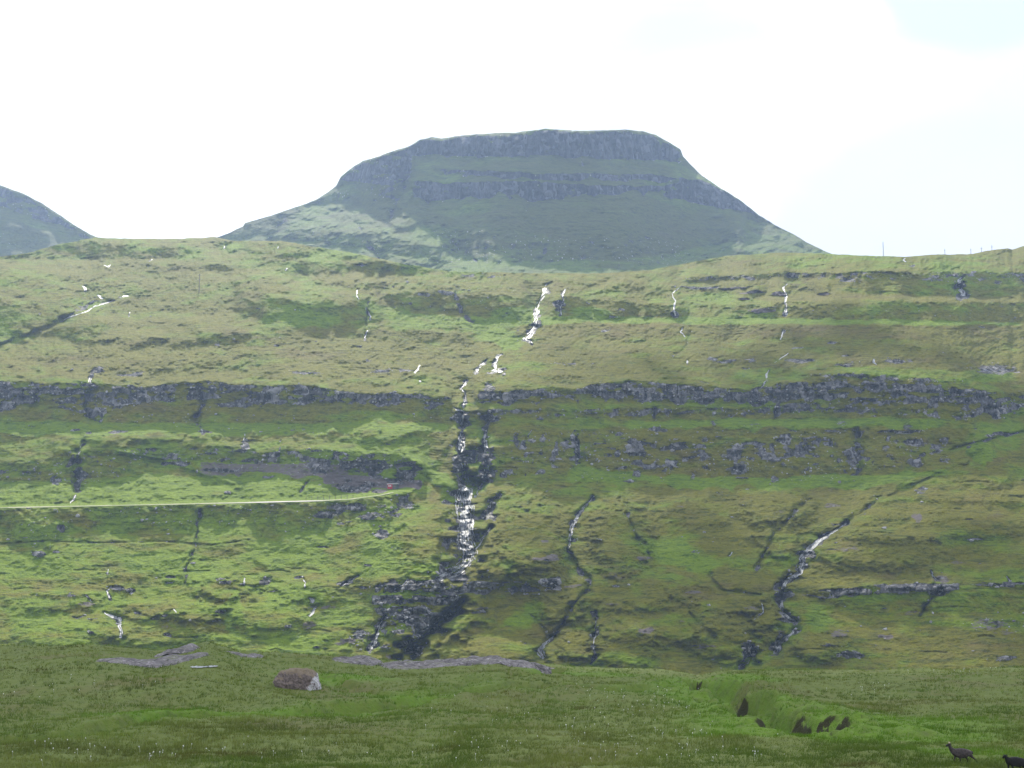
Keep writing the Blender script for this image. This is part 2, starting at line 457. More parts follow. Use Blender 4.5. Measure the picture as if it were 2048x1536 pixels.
# upper shoulder left of the main waterfall
B([(760, 590), (850, 585), (1000, 588), (1062, 600)], [(760, 612), (850, 618), (1000, 630), (1062, 655)], S=1.15, rock=0.25, lush=-.05, rag=7)
B([(1085, 600), (1130, 592), (1250, 605), (1340, 612), (1380, 615)], [(1085, 640), (1130, 632), (1250, 635), (1340, 635), (1380, 632)], S=0.95, rock=0.15, rag=6)
B([(760, 625), (1060, 640)], [(760, 655), (1060, 668)], S=0.5, lush=0.5, rag=6)
B([(470, 598), (560, 600), (700, 596), (770, 600)], [(470, 625), (560, 648), (650, 655), (770, 640)], S=0.95, lush=0.15, rag=12, raglen=40)
B([(600, 560), (740, 565), (1050, 578)], [(600, 566), (740, 575), (1050, 586)], S=0.6, rock=0.5, rag=5, raglen=20, amt=.9)
B([(520, 650), (760, 655), (960, 670)], [(520, 680), (760, 675), (960, 690)], S=0.62, rag=7)
B([(-560, 600), (0, 600), (120, 620), (230, 650)], [(-560, 690), (0, 680), (120, 668), (230, 662)], S=0.72, lush=0.1, rag=10)
B([(-560, 545), (0, 548), (200, 560), (420, 600)], [(-560, 575), (0, 585), (200, 590), (420, 625)], S=0.5, rag=8)
B([(330, 530), (480, 530)], [(330, 538), (480, 538)], S=0.8, rag=2)
B([(380, 660), (460, 665), (580, 665)], [(380, 672), (460, 690), (580, 688)], S=0.75, lush=.2, rag=6)
# dry bench above the big cliff band
B([(-560, 690), (500, 690), (900, 700), (1300, 690), (2610, 700)], [(-560, 756), (500, 756), (900, 760), (1300, 752), (2610, 752)], S=0.42, lush=-0.06, rag=6, amt=0.75)
B([(1450, 742), (1700, 732), (2048, 745)], [(1450, 758), (1700, 756), (2048, 765)], S=0.36, lush=0.45, rag=5)
for (x, y, rx, ry) in [(610, 745, 45, 5), (780, 742, 60, 7), (1150, 730, 60, 4), (1480, 722, 70, 6), (1590, 722, 50, 7), (1420, 718, 20, 5), (1700, 728, 40, 5), (1790, 722, 40, 8),
                       (1740, 735, 30, 5), (280, 748, 50, 6), (200, 742, 20, 8), (1990, 740, 60, 14), (240, 595, 10, 5), (870, 588, 60, 7), (1700, 562, 30, 6), (960, 550, 70, 5), (1400, 573, 80, 4)]:
    O(x, y, rx, ry, rock=0.62)
# the big cliff band, left and right halves
B([(-560, 770), (0, 766), (100, 768), (200, 768), (280, 774), (400, 764), (450, 768), (560, 772), (620, 770), (700, 786), (800, 786), (905, 795)],
  [(-560, 815), (0, 820), (100, 802), (180, 832), (300, 802), (420, 805), (560, 818), (650, 800), (750, 808), (800, 805), (905, 815)], S=3.2, rock=1.0, rag=5, ragb=8, raglen=26, fade=20)
B([(-560, 815), (0, 815), (300, 800), (560, 815), (800, 805), (905, 810)], [(-560, 850), (0, 862), (150, 850), (300, 838), (560, 858), (700, 850), (905, 846)], S=0.98, rock=0.2, rag=6, ragb=24, raglen=38, fade=20)
B([(-560, 845), (0, 846), (560, 848), (905, 846)], [(-560, 872), (0, 868), (560, 868), (905, 860)], S=0.4, lush=0.6, rag=5)
B([(945, 785), (1060, 780), (1150, 776), (1210, 768), (1260, 763), (1310, 763), (1380, 772), (1500, 780), (1560, 768), (1600, 764), (1700, 763), (1800, 766), (1900, 770), (1985, 784), (2100, 790), (2610, 800)],
  [(945, 806), (1060, 806), (1150, 800), (1250, 800), (1400, 804), (1500, 808), (1600, 804), (1700, 800), (1800, 812), (1900, 820), (1965, 830), (2100, 810), (2610, 830)], S=3.0, rock=1.05, rag=5, ragb=7, raglen=24, fade=20)
B([(1590, 748), (1700, 746), (1800, 752), (1960, 764)], [(1590, 765), (1700, 764), (1800, 768), (1960, 775)], S=0.9, rock=0.66, rag=4)
B([(945, 806), (1500, 808), (1960, 825)], [(945, 818), (1500, 818), (1960, 836)], S=0.8, lush=0.1, rag=5)
B([(900, 822), (1000, 820), (1300, 818), (1500, 816), (1600, 806), (1800, 802), (1960, 815)], [(900, 832), (1000, 832), (1300, 830), (1500, 832), (1600, 822), (1800, 826), (1960, 840)], S=2.6, rock=0.7, rag=4, ragb=5, raglen=20)
B([(900, 832), (1200, 830), (1500, 828), (1800, 826), (1960, 836)], [(900, 850), (1200, 846), (1500, 846), (1830, 848), (1900, 880), (1960, 850)], S=1.1, rag=6, ragb=8)
B([(1240, 842), (1500, 840), (1900, 838)], [(1240, 856), (1500, 856), (1900, 854)], S=0.36, lush=0.9, rag=7, raglen=60)
# grassy amphitheatre at the right
B([(1800, 828), (1870, 828), (1965, 835)], [(1800, 850), (1870, 885), (1965, 880)], S=1.15, lush=0.05, rag=5)
O(2000, 830, 26, 12, rock=0.9, S=1.8); O(1990, 880, 60, 40, lush=0.5); O(2000, 870, 40, 5, rock=0.7)
B([(1985, 790), (2048, 800), (2610, 810)], [(1985, 820), (2048, 830), (2610, 850)], S=0.85, lush=.2, rag=8)
O(1960, 905, 28, 26, lush=0.7, S=0.9)
B([(1990, 880), (2048, 868), (2610, 860)], [(1990, 900), (2048, 890), (2610, 890)], S=0.36, lush=-.2, rag=4)
# broken ground between the benches, right of the main stream
B([(975, 860), (1200, 858), (1300, 852), (1500, 852), (1700, 858), (1870, 858)], [(975, 945), (1200, 950), (1300, 950), (1500, 955), (1700, 950), (1870, 930)], S=0.95, rock=0.36, lush=-0.12, rag=6, ragb=14, raglen=60)
for (x, y, rx, ry) in [(1270, 895, 35, 30), (1290, 925, 40, 16), (1380, 890, 45, 10), (1395, 915, 40, 14), (1480, 905, 30, 22), (1500, 890, 28, 10), (1560, 862, 45, 6), (1575, 880, 25, 16),
                       (1600, 905, 22, 20), (1630, 880, 30, 8), (1690, 862, 60, 6), (1800, 862, 55, 6), (1830, 885, 40, 14), (1700, 905, 18, 14), (1152, 895, 10, 38), (1112, 900, 6, 35), (1050, 895, 8, 30), (1085, 880, 5, 25), (1470, 940, 30, 8)]:
    O(x, y, rx, ry, rock=0.7, S=1.4)
B([(1130, 935), (1300, 948), (1400, 955), (1500, 958), (1750, 950), (1900, 940)], [(1130, 962), (1300, 966), (1400, 975), (1500, 972), (1750, 972), (1900, 950)], S=0.42, lush=0.9, rag=8, raglen=50)
B([(1250, 980), (1600, 985), (2610, 960)], [(1250, 1000), (1600, 1000), (2610, 985)], S=0.36, lush=-0.2, rag=10, raglen=80)
B([(1700, 1005), (1800, 1000), (2610, 1005)], [(1700, 1025), (1800, 1022), (2610, 1028)], S=0.9, rag=6)
# left middle band, old quarry and scree
B([(100, 900), (180, 900), (330, 896), (450, 892), (520, 905), (640, 898), (700, 905), (830, 905)], [(100, 920), (180, 930), (330, 922), (450, 920), (520, 925), (640, 922), (700, 925), (830, 922)], S=2.0, rock=0.62, rag=6, ragb=6, raglen=35)
B([(-560, 920), (0, 925), (150, 912), (300, 915)], [(-560, 950), (0, 950), (150, 960), (300, 940)], S=1.1, rock=0.45, rag=6, ragb=12)
B([(380, 925), (520, 925), (640, 928), (720, 930)], [(380, 948), (520, 950), (640, 955), (720, 958)], S=0.95, earth=0.6, rock=0.3, rag=5)
B([(672, 925), (720, 918), (780, 925), (832, 925), (850, 935)], [(672, 940), (720, 950), (780, 962), (832, 968), (850, 965)], S=4.5, rock=1.1, wet=0.35, rag=5, fade=12)
B([(640, 948), (700, 950), (800, 960), (850, 962)], [(640, 966), (700, 970), (800, 978), (850, 975)], S=0.85, earth=1.0, rock=0.3, rag=3, fade=12)
O(715, 972, 60, 14, rock=0.75, earth=1); O(760, 982, 26, 6, rock=0.7, earth=0.8); O(640, 930, 25, 20, rock=0.8)
for (x, y, rx, ry) in [(150, 925, 25, 14), (160, 945, 14, 20), (430, 913, 30, 8), (410, 865, 25, 5), (240, 862, 30, 6), (307, 856, 9, 6), (350, 930, 40, 6), (110, 960, 20, 15), (490, 895, 14, 20), (600, 860, 30, 4), (440, 940, 60, 8)]:
    O(x, y, rx, ry, rock=0.68)
B([(-560, 965), (0, 965), (300, 950), (600, 960), (700, 985)], [(-560, 1000), (0, 1004), (300, 1004), (600, 998), (700, 994)], S=0.42, lush=0.35, rag=6)
L([(240, 903), (330, 918), (400, 945), (470, 965)], w=4, relief=-3, lush=0.6, wob=1)
L([(815, 915, 1), (850, 935, 1.4), (885, 962, 2), (905, 975, 1.4)], w=8, relief=-6, lush=0.7, wob=1)
# the road bench and its embankment
road = [(-560, 1032), (0, 1017), (150, 1014), (350, 1010), (480, 1007), (560, 1005), (640, 1003), (700, 1000), (760, 992), (800, 984), (835, 977)]
B([(x, y - 8) for x, y in road], [(x, y + 0.6) for x, y in road], S=0.21, soft=1.5, rag=0, fade=10, lush=0.8)
B([(660, 990), (740, 976), (835, 971), (852, 973)], [(660, 1001), (740, 996), (805, 986), (852, 975)], S=0.17, soft=1.5, rag=0, fade=10, lush=0.8)
B([(-560, 1034), (0, 1019), (350, 1012), (560, 1007), (700, 1002), (770, 993), (840, 978)], [(-560, 1066), (0, 1058), (100, 1075), (200, 1040), (350, 1058), (480, 1036), (560, 1058), (640, 1040), (770, 1040), (840, 1000)], S=1.1, rock=0.34, rag=0, ragb=24, raglen=40, soft=2.5, fade=14)
for (x, y, rx, ry) in [(700, 1015, 60, 14), (655, 1030, 40, 12), (740, 1030, 40, 12), (810, 1005, 25, 16), (790, 1025, 22, 12), (770, 1065, 20, 16), (690, 1045, 20, 10), (120, 1060, 15, 10)]:
    O(x, y, rx, ry, rock=0.66)
L([(0, 1088), (90, 1082), (200, 1086), (330, 1083), (420, 1090), (500, 1080)], w=2.2, relief=1.6, rock=0.45, wob=7)
for (x, y, rx, ry, l) in [(100, 1060, 60, 14, .5), (230, 1055, 50, 20, .5), (320, 1125, 90, 26, .6), (60, 1130, 90, 28, .7), (430, 1060, 60, 16, .5), (560, 1110, 90, 30, .45), (640, 1080, 60, 20, .5), (380, 1150, 60, 30, .5),
                          (470, 1230, 18, 50, .7), (60, 1240, 60, 30, .4), (560, 990, 120, 12, .6), (250, 980, 120, 16, .5), (600, 1190, 60, 20, .3), (870, 1140, 60, 14, .5), (760, 1120, 60, 40, .35),
                          (830, 950, 30, 25, .6), (1030, 630, 60, 20, .7), (1180, 628, 60, 14, .8), (1000, 675, 70, 12, .6), (1050, 735, 60, 12, .3), (1020, 690, 30, 10, .8), (620, 640, 60, 14, .6), (1340, 1100, 60, 30, .5),
                          (1400, 1130, 40, 20, .5), (1050, 1240, 50, 22, .5), (1070, 1215, 30, 16, .5), (1350, 1110, 70, 26, .3), (1150, 1000, 60, 26, .2), (1640, 1240, 30, 40, .4), (1760, 1190, 90, 14, .25), (1560, 1120, 40, 30, .4),
                          (350, 800, 50, 14, .2), (720, 835, 100, 14, .5), (100, 850, 70, 12, .5), (1400, 600, 80, 20, .4), (1500, 630, 60, 10, .5), (1200, 590, 60, 10, .3), (680, 510, 80, 20, .4), (720, 470, 60, 20, .4), (950, 480, 60, 20, .3)]:
    O(x, y, rx, ry, lush=l)
# lower terrace: a ledge of columns each side of the streams
B([(740, 1168), (800, 1163), (900, 1163), (1000, 1164), (1060, 1162), (1115, 1154), (1130, 1156)], [(740, 1182), (800, 1184), (900, 1186), (1000, 1186), (1060, 1182), (1115, 1182), (1130, 1176)], S=4.0, rock=1.15, rag=2, ragb=4, raglen=22, fade=16, soft=2)
B([(900, 1182), (1130, 1180)], [(900, 1225), (1010, 1212), (1130, 1200)], S=1.3, lush=-.05, rag=2)
B([(740, 1146), (900, 1152), (1130, 1144)], [(740, 1164), (900, 1162), (1130, 1156)], S=0.36, lush=.1, rag=2)
B([(1605, 1182), (1650, 1178), (1700, 1175), (1770, 1168), (1830, 1166), (1900, 1168), (1925, 1166)], [(1605, 1188), (1650, 1196), (1700, 1192), (1770, 1186), (1830, 1184), (1880, 1188), (1925, 1176)], S=4.5, rock=1.2, rag=2, ragb=3, raglen=18, fade=14, soft=1.6)
B([(1930, 1164), (2048, 1165), (2610, 1160)], [(1930, 1172), (2048, 1176), (2610, 1176)], S=3.5, rock=0.95, rag=2, raglen=18, soft=2)
B([(1640, 1190), (1900, 1186), (2610, 1178)], [(1640, 1215), (1900, 1220), (2610, 1215)], S=1.1, lush=.1, rag=5, ragb=8)
B([(1300, 1165), (1560, 1170)], [(1300, 1200), (1560, 1215)], S=0.8, lush=-.1, rag=8)
B([(1420, 1150), (1620, 1160), (2610, 1150)], [(1420, 1166), (1620, 1176), (2610, 1162)], S=0.38, rag=4)
B([(1180, 1150), (1400, 1140), (1560, 1165)], [(1180, 1165), (1400, 1165), (1560, 1175)], S=0.36, lush=-.1, rag=8)
B([(2000, 1225), (2610, 1225)], [(2000, 1290), (2610, 1290)], S=0.6, rock=0.35, rag=8)
O(1705, 1312, 40, 10, rock=0.75); O(1670, 1290, 40, 6, rock=0.6); O(1980, 1250, 50, 20, rock=0.4, earth=0.5); O(1680, 1265, 25, 14, earth=0.55); O(2000, 1318, 40, 8, rock=0.6); O(1775, 1275, 22, 9, earth=0.6, rock=0.4)
B([(1700, 1288), (2610, 1280)], [(1700, 1302), (2610, 1300)], S=0.38, lush=-.1, rag=5)
# rock amphitheatre with the dark cleft
B([(738, 1192), (800, 1190), (900, 1188), (925, 1190)], [(738, 1206), (780, 1250), (800, 1300), (925, 1215)], S=1.6, rock=1.0, wet=0.15, rag=3, fade=10)
B([(742, 1198), (800, 1198), (908, 1194)], [(742, 1210), (800, 1212), (908, 1208)], S=4, rock=1.2, rag=2, raglen=20, fade=10, soft=1.6)
O(790, 1250, 45, 26, rock=0.9, S=1.3); O(835, 1230, 50, 26, rock=0.95, S=1.3); O(720, 1275, 40, 22, rock=0.62); O(800, 1285, 24, 14, rock=-1, lush=0.2)
L([(925, 1205, 0.7), (905, 1228, 1.2), (870, 1255, 1.4), (840, 1280, 1.5), (815, 1303, 1.7)], w=11, relief=24, rock=1.3, wet=1.0, wob=1)
L([(945, 1222), (915, 1252), (880, 1278), (850, 1300)], w=30, relief=-6, wob=1, lush=.1)
O(1000, 1290, 100, 26, S=0.42); O(1040, 1255, 60, 20, S=0.6)
# left lower knolls and slabs
for (x, y, rx, ry) in [(235, 1180, 22, 9), (262, 1182, 12, 7), (455, 1158, 26, 9), (530, 1165, 16, 7), (695, 1165, 28, 8), (290, 1155, 40, 4), (340, 1165, 16, 3), (420, 1240, 30, 3), (445, 1225, 12, 5), (160, 1235, 14, 6),
                       (180, 1265, 12, 6), (140, 1188, 14, 7), (75, 1190, 14, 5), (600, 1155, 14, 5), (580, 1255, 14, 4), (640, 1295, 16, 4), (80, 1110, 16, 7), (110, 1104, 10, 4), (725, 1178, 14, 5)]:
    O(x, y, rx, ry, rock=0.72, S=0.9)
for (x, y, rx, ry, h) in [(450, 1175, 55, 22, -5), (620, 1180, 60, 22, -4), (100, 1200, 80, 22, -4), (380, 1222, 55, 18, -5), (540, 1230, 70, 32, -5), (130, 1270, 90, 30, -5), (320, 1260, 80, 30, -4), (300, 1220, 50, 16, -4),
                          (790, 1280, 40, 20, -4), (1010, 1305, 60, 20, -5), (1250, 1180, 110, 34, -7), (1340, 1240, 120, 40, -6), (1450, 1275, 60, 40, -7), (1250, 1290, 60, 40, -6), (1640, 1110, 20, 40, 0), (1750, 1100, 110, 34, -7),
                          (1530, 1230, 26, 26, -5), (1640, 1290, 50, 26, -7), (1460, 1210, 60, 16, -4), (1850, 1050, 160, 30, -7), (1550, 1015, 60, 30, -6), (1400, 1010, 60, 40, -3), (1060, 1080, 60, 60, -9), (1240, 1080, 50, 60, -8),
                          (1560, 1080, 40, 30, -5), (870, 1080, 60, 60, -5), (1000, 1125, 50, 30, -7), (1120, 1220, 40, 20, -6), (1150, 1290, 26, 30, -5), (650, 600, 60, 16, -3), (300, 660, 160, 24, -9), (950, 610, 60, 30, -4),
                          (350, 700, 200, 30, -5), (1340, 560, 120, 20, -6), (1850, 525, 80, 10, -5), (780, 510, 60, 20, -8), (560, 495, 80, 12, -6), (330, 872, 60, 14, -4), (780, 860, 60, 18, -5), (240, 880, 50, 12, -4)]:
    O(x, y, rx * 1.4, ry * 1.4, relief=h * 1.15)
# small eroded scars, upper right
for (x, y, rx, ry) in [(1525, 620, 32, 6), (1505, 587, 28, 3), (1465, 575, 40, 2), (1490, 600, 18, 3), (1650, 590, 12, 3), (1560, 590, 20, 5), (1100, 1340, 9, 3)]:
    O(x, y, rx, ry, earth=0.95, S=2.2); L([(x - rx, y - ry * .4), (x, y - ry * 1.1), (x + rx, y - ry * .4)], w=1.6, relief=1.5, rock=.4, wet=.4, wob=0)

# ---- stream beds: (points x, y, relative width), base width px, how much of it is water
STREAMS = [
    ('upper', [(1103, 564, .6), (1088, 572, 1), (1092, 585, 1.3), (1082, 598, 1.3), (1076, 610, 1.2), (1072, 628, 1.5), (1070, 648, 1.5)], 8, .44, 'broad white waterfall dropping below the mountain foot'),
    ('upper', [(1070, 654, 1.3), (1064, 664, 1.6), (1058, 672, 2.4), (1048, 678, 1.6), (1060, 682, .8), (1066, 690, .8)], 7, .58, 'bright white chute just below the broad waterfall'),
    ('mid', [(1004, 708, .6), (995, 712, 1.2), (990, 725, 1.2), (992, 738, 1.4), (985, 742, 1.6), (1005, 744, 1.6)], 6, .62, 'white branch of the main stream above the cliff band'),
    ('mid', [(975, 718, .5), (965, 728, 1.2), (955, 738, 1.4), (952, 746, 1.0)], 6, .5, 'left branch splitting round a rocky knoll above the cliff band'),
    ('mid', [(932, 762, .7), (927, 770, 1.5), (920, 777, .8), (928, 784, .5), (931, 800, .5), (926, 815, .8)], 6, .70, 'thin fall of the main stream through the cliff band'),
    ('mid', [(905, 815, .3), (915, 820, 1.0), (924, 824, 1.4), (926, 838, .5), (922, 850, .6)], 6, .7, 'short white ledge fall under the cliff band'),
    ('mid', [(925, 862, .8), (922, 875, 1.2), (923, 890, 1.5), (920, 905, 1.4)], 9, .52, 'stepped cascade above the twin black rock faces'),
    ('mid', [(973, 860, .6), (971, 875, 1), (972, 890, 1.1), (971, 905, 1.1)], 8, .5, 'right twin cascade above the black rock faces'),
    ('mid', [(925, 925, 1.4), (930, 945, 1.6), (930, 960, 1.2)], 14, .10, 'dark dripping rock face, left of a pair'),
    ('mid', [(975, 925, 1.2), (975, 945, 1.3), (970, 958, .9)], 12, .08, 'dark dripping rock face, right of a pair'),
    ('low', [(930, 975, 1.0), (928, 995, 1.3), (930, 1015, 1.3), (932, 1040, 1.2), (930, 1065, 1.2), (930, 1085, 1.3), (938, 1105, 1.3), (935, 1122, 1.2), (922, 1136, 1.1), (900, 1147, 1.0), (876, 1158, .6)], 29, .60, 'wide stepped cascade of the main stream below the road level'),
    ('low', [(965, 967, .5), (955, 980, .8), (950, 995, .8)], 8, .6, 'side trickle joining the wide cascade from the right'),
    ('low', [(985, 1048, .5), (970, 1070, 1), (960, 1085, 1), (950, 1100, 1)], 6, .5, 'slanting side trickle right of the wide cascade'),
    ('low', [(1000, 990, .5), (980, 1005, 1.2), (975, 1025, 1.6), (985, 1040, 1.2)], 9, .22, 'patchy seep over stones right of the wide cascade'),
    ('low', [(815, 1162, .6), (810, 1168, 1), (790, 1178, .6)], 7, .5, 'small white spill over the lower ledge'),
    ('low', [(880, 1168, .6), (878, 1176, .8)], 6, .8, 'tiny white spill at the end of the wide cascade'),
    ('low', [(768, 1232, .5), (758, 1250, 1), (752, 1270, 1.2), (748, 1285, 1.4), (742, 1298, 1)], 8, .6, 'white trickle beside the rock amphitheatre'),
    ('up', [(1130, 578, .6), (1125, 590, 1), (1127, 600, .8), (1120, 615, .7), (1122, 630, .6)], 4, .55, 'thin fall right of the broad waterfall'),
    ('up', [(1358, 576, .5), (1344, 586, .8), (1350, 600, .8), (1348, 615, 1), (1350, 632, 1.1)], 4, .65, 'thin white fall under the right shoulder of the mountain'),
    ('up', [(1366, 655, .6), (1362, 663, 1.2), (1370, 674, 1)], 4, .5, 'short forked trickle under the thin white fall'),
    ('up', [(1574, 568, .5), (1566, 576, .9), (1573, 590, .9), (1571, 605, 1.1), (1571, 630, 1.2)], 5, .55, 'dark stepped fall on the upper right slope'),
    ('up', [(1569, 659, .5), (1563, 670, 1.2), (1561, 679, .8)], 4, .6, 'short trickle below the dark stepped fall'),
    ('up', [(1577, 706, .6), (1562, 716, .6), (1547, 726, .5)], 3, .6, 'slanting trickle on the dry bench at right'),
    ('up', [(1538, 740, .5), (1532, 752, 1), (1533, 762, 1), (1522, 775, .5)], 4, .65, 'trickle tipping over the right cliff band'),
    ('up', [(1553, 812, 1), (1552, 822, 1.3), (1549, 835, 1)], 6, .35, 'dark wet notch in the right cliff band'),
    ('up', [(1927, 553, .2), (1918, 560, 1), (1922, 566, 1.3)], 10, .55, 'cap of the far right waterfall'),
    ('up', [(1920, 578, 1), (1925, 585, 1.2), (1926, 592, 1.2)], 10, .55, 'lower apron of the far right waterfall'),
    ('up', [(1810, 516, .6), (1806, 520, 1), (1812, 524, .8)], 3, .75, 'small white spill on the right skyline'),
    ('right', [(1692, 1046, .5), (1670, 1062, .6), (1650, 1074, .8), (1632, 1086, 1.2), (1618, 1100, 1.6), (1606, 1112, 1.3), (1604, 1130, 1.2), (1598, 1146, 1.2), (1580, 1158, 1.2), (1568, 1168, 1), (1566, 1178, .8)], 10, .80, 'winding white brook on the lower right slope'),
    ('right', [(1564, 1200, .9), (1563, 1212, 1.1), (1566, 1222, .6), (1577, 1236, .8), (1592, 1243, .9)], 8, .8, 'brook dropping under the lower right ledge'),
    ('right', [(1594, 1256, .8), (1576, 1272, 1), (1562, 1284, .9), (1555, 1298, 1.4), (1552, 1308, 1.1)], 9, .75, 'foot of the winding brook near the meadow edge'),
    ('right', [(1523, 1200, .6), (1525, 1210, 1), (1526, 1225, .9), (1510, 1238, .4)], 4, .45, 'small side fall left of the winding brook'),
    ('right', [(1505, 1290, .6), (1500, 1308, 1.2), (1505, 1318, 1.6), (1485, 1330, 1.2)], 7, .16, 'dark wet rocks at the foot of the side fall'),
    ('right', [(1465, 1104, .6), (1459, 1112, .6)], 3, .8, 'lone glint of water in a grassy hollow'),
    ('mid', [(1188, 992, .4), (1176, 1006, .6), (1160, 1024, .8), (1150, 1040, 1), (1143, 1060, 1), (1141, 1080, 1), (1136, 1098, .7)], 8, .62, 'narrow stony brook right of the wide cascade'),
    ('mid', [(1108, 1272, .4), (1094, 1284, .8), (1080, 1298, 1.4), (1082, 1308, 1.8), (1090, 1316, 1.2)], 9, .75, 'foaming foot of the narrow stony brook'),
    ('mid', [(1193, 1222, .8), (1192, 1245, .8), (1190, 1265, 1), (1186, 1290, .9), (1190, 1312, .7), (1178, 1328, .6)], 6, .34, 'thin dark brook falling beside the stony one'),
    ('left', [(165, 571, .6), (170, 576, 1.1), (170, 582, 1)], 4, .85, 'small bright spill at far left'),
    ('left', [(195, 590, .8), (200, 594, 1.1), (205, 598, .6)], 4, .85, 'second bright spill at far left'),
    ('left', [(256, 591, .9), (244, 593, .9)], 4, .85, 'short bright spill right of the dark gully'),
    ('left', [(228, 601, .5), (215, 605, .8), (190, 612, .9), (175, 622, .7), (160, 627, .5), (140, 633, 1), (126, 641, .8)], 3.4, .68, 'diagonal silver brook in the dark gully at left'),
    ('left', [(208, 530, .4), (216, 534, .8), (221, 529, .4)], 3, .9, 'tiny v shaped glint on the upper left slope'),
    ('left', [(452, 490, .5), (449, 497, .9)], 4, .6, 'glint below the saddle'),
    ('left', [(556, 492, .6), (554, 497, .7)], 3, .8, 'glint under the left shoulder of the mountain'),
    ('left', [(304, 518, .6), (299, 523, .7)], 3, .7, 'glint left of the saddle'),
    ('left', [(574, 536, .5), (570, 541, .7)], 3, .8, 'tiny glint on the upper bench'),
    ('left', [(259, 624, .6), (258, 634, .6)], 3, .6, 'thread of water right of the diagonal brook'),
    ('left', [(715, 580, .6), (712, 590, .8), (718, 598, .5)], 3, .6, 'upper thread of the broken left waterfall'),
    ('left', [(733, 615, .8), (738, 630, 1), (741, 640, .8)], 5, .42, 'middle of the broken left waterfall in dark rock'),
    ('left', [(738, 655, .6), (735, 662, .8), (728, 676, .5)], 3.4, .6, 'lower thread of the broken left waterfall'),
    ('left', [(840, 730, .5), (836, 738, 1), (830, 746, 1)], 4, .7, 'short white spill left of the main stream'),
    ('left', [(838, 761, .8), (842, 764, .8)], 4, .9, 'bright dot of water above the cliff band'),
    ('left', [(187, 735, .4), (184, 750, .8), (180, 762, .8), (182, 772, 1)], 5, .35, 'seep running to the left cliff band'),
    ('left', [(330, 770, .8), (322, 774, .8)], 5, .6, 'white spill on the lip of the left cliff'),
    ('left', [(165, 886, .8), (160, 900, .9), (155, 915, .8)], 6, .35, 'broken seep over the left rocks'),
    ('left', [(160, 958, .9), (155, 963, 1)], 4, .8, 'bright spill in the dark left gully'),
    ('left', [(152, 990, .5), (146, 1000, 1), (140, 1006, .5)], 3.4, .8, 'trickle reaching the road'),
    ('left', [(402, 858, .6), (406, 866, 1.4)], 5, .5, 'pale spill over stones in the middle left'),
    ('left', [(490, 868, .6), (486, 890, .8)], 4, .4, 'seep above the quarry bench'),
    ('left', [(216, 1138, .5), (214, 1148, .8)], 3, .6, 'thread above the lower left slabs'),
    ('left', [(225, 1172, .8), (214, 1182, .9), (220, 1195, .8), (222, 1200, .6)], 4, .7, 'white fall left of the grey slab'),
    ('left', [(268, 1182, 1.2), (260, 1188, .8)], 5, .75, 'white spill right of the grey slab'),
    ('left', [(208, 1225, .5), (222, 1232, 1.3), (238, 1238, 1.4), (238, 1250, 1.2), (243, 1262, .9), (242, 1276, .8)], 5, .72, 'zigzag white brook on the lower left slope'),
    ('left', [(256, 1298, .8), (266, 1302, .9)], 4, .8, 'last white bend of the zigzag brook'),
    ('left', [(176, 1262, .8), (180, 1270, 1)], 5, .3, 'seep over stones left of the zigzag brook'),
    ('left', [(172, 1190, .5), (186, 1206, .7)], 4, .4, 'broken thread left of the zigzag brook'),
    ('left', [(490, 1156, .7), (487, 1170, .9)], 4, .85, 'small straight fall at the black knoll'),
    ('left', [(530, 1156, .9), (540, 1157, .9)], 4, .8, 'white spill beside the black knoll'),
    ('left', [(604, 1152, .7), (610, 1165, .8), (610, 1176, .6)], 4, .45, 'thread above the bright double fall'),
    ('left', [(618, 1196, .6), (626, 1200, 1.4), (624, 1206, .8)], 5, .85, 'upper step of the bright double fall'),
    ('left', [(630, 1216, .7), (624, 1226, 1.3), (618, 1232, 1.2)], 5, .85, 'lower step of the bright double fall'),
    ('left', [(716, 1152, .7), (700, 1160, 1.2), (684, 1172, .8)], 6, .5, 'slanting sheet of water over a smooth slab'),
    ('left', [(775, 1180, .6), (768, 1186, .8)], 5, .5, 'spill left of the amphitheatre'),
    ('left', [(434, 1225, .8), (448, 1226, .8)], 5, .45, 'glints over stones in the lower middle'),
    ('left', [(425, 1242, .5), (442, 1241, .9)], 3, .7, 'flat glint on a thin slab'),
    ('left', [(333, 1166, .8), (345, 1166, .8)], 3.4, .7, 'flat glint on the left terrace'),
    ('left', [(348, 1218, .5), (352, 1225, .7)], 4, .6, 'dot of water in the lower left'),
    ('left', [(270, 1225, .6), (280, 1228, .7)], 4, .5, 'dots of water right of the zigzag brook'),
    ('up', [(1720, 722, .6), (1722, 728, .7)], 3.4, .5, 'glint among the pale rocks'),
    ('up', [(1748, 716, .6), (1746, 724, 1), (1752, 729, .5)], 4, .6, 'trickle among pale rocks at right'),
    ('up', [(1376, 720, .9), (1374, 726, .8)], 4, .6, 'trickle on the dry bench'),
    ('right', [(1862, 1140, .6), (1866, 1152, .7), (1875, 1160, .6)], 3.4, .55, 'thread above the right ledge'),
    ('right', [(2013, 1152, .6), (2020, 1162, .9)], 4, .5, 'thread over the far right ledge'),
    ('mid', [(1063, 860, .8), (1052, 880, .7)], 4, .25, 'seep on the broken ground'),
    ('mid', [(1153, 868, .8), (1152, 900, .9), (1158, 920, .8)], 6, .12, 'dark wet streak on the broken ground'),
]
for kind, pts, wd, frac, lab in STREAMS:
    big = wd >= 6
    L(pts, w=wd * 1.0, relief=min(9.0, 0.42 * wd) + (1.5 if big else 0), rock=1.0 if wd >= 5 else 0.7, wet=(0.35 if wd > 15 else 0.9) if big else 0.5, lush=0.15, wob=5 if big else 2)
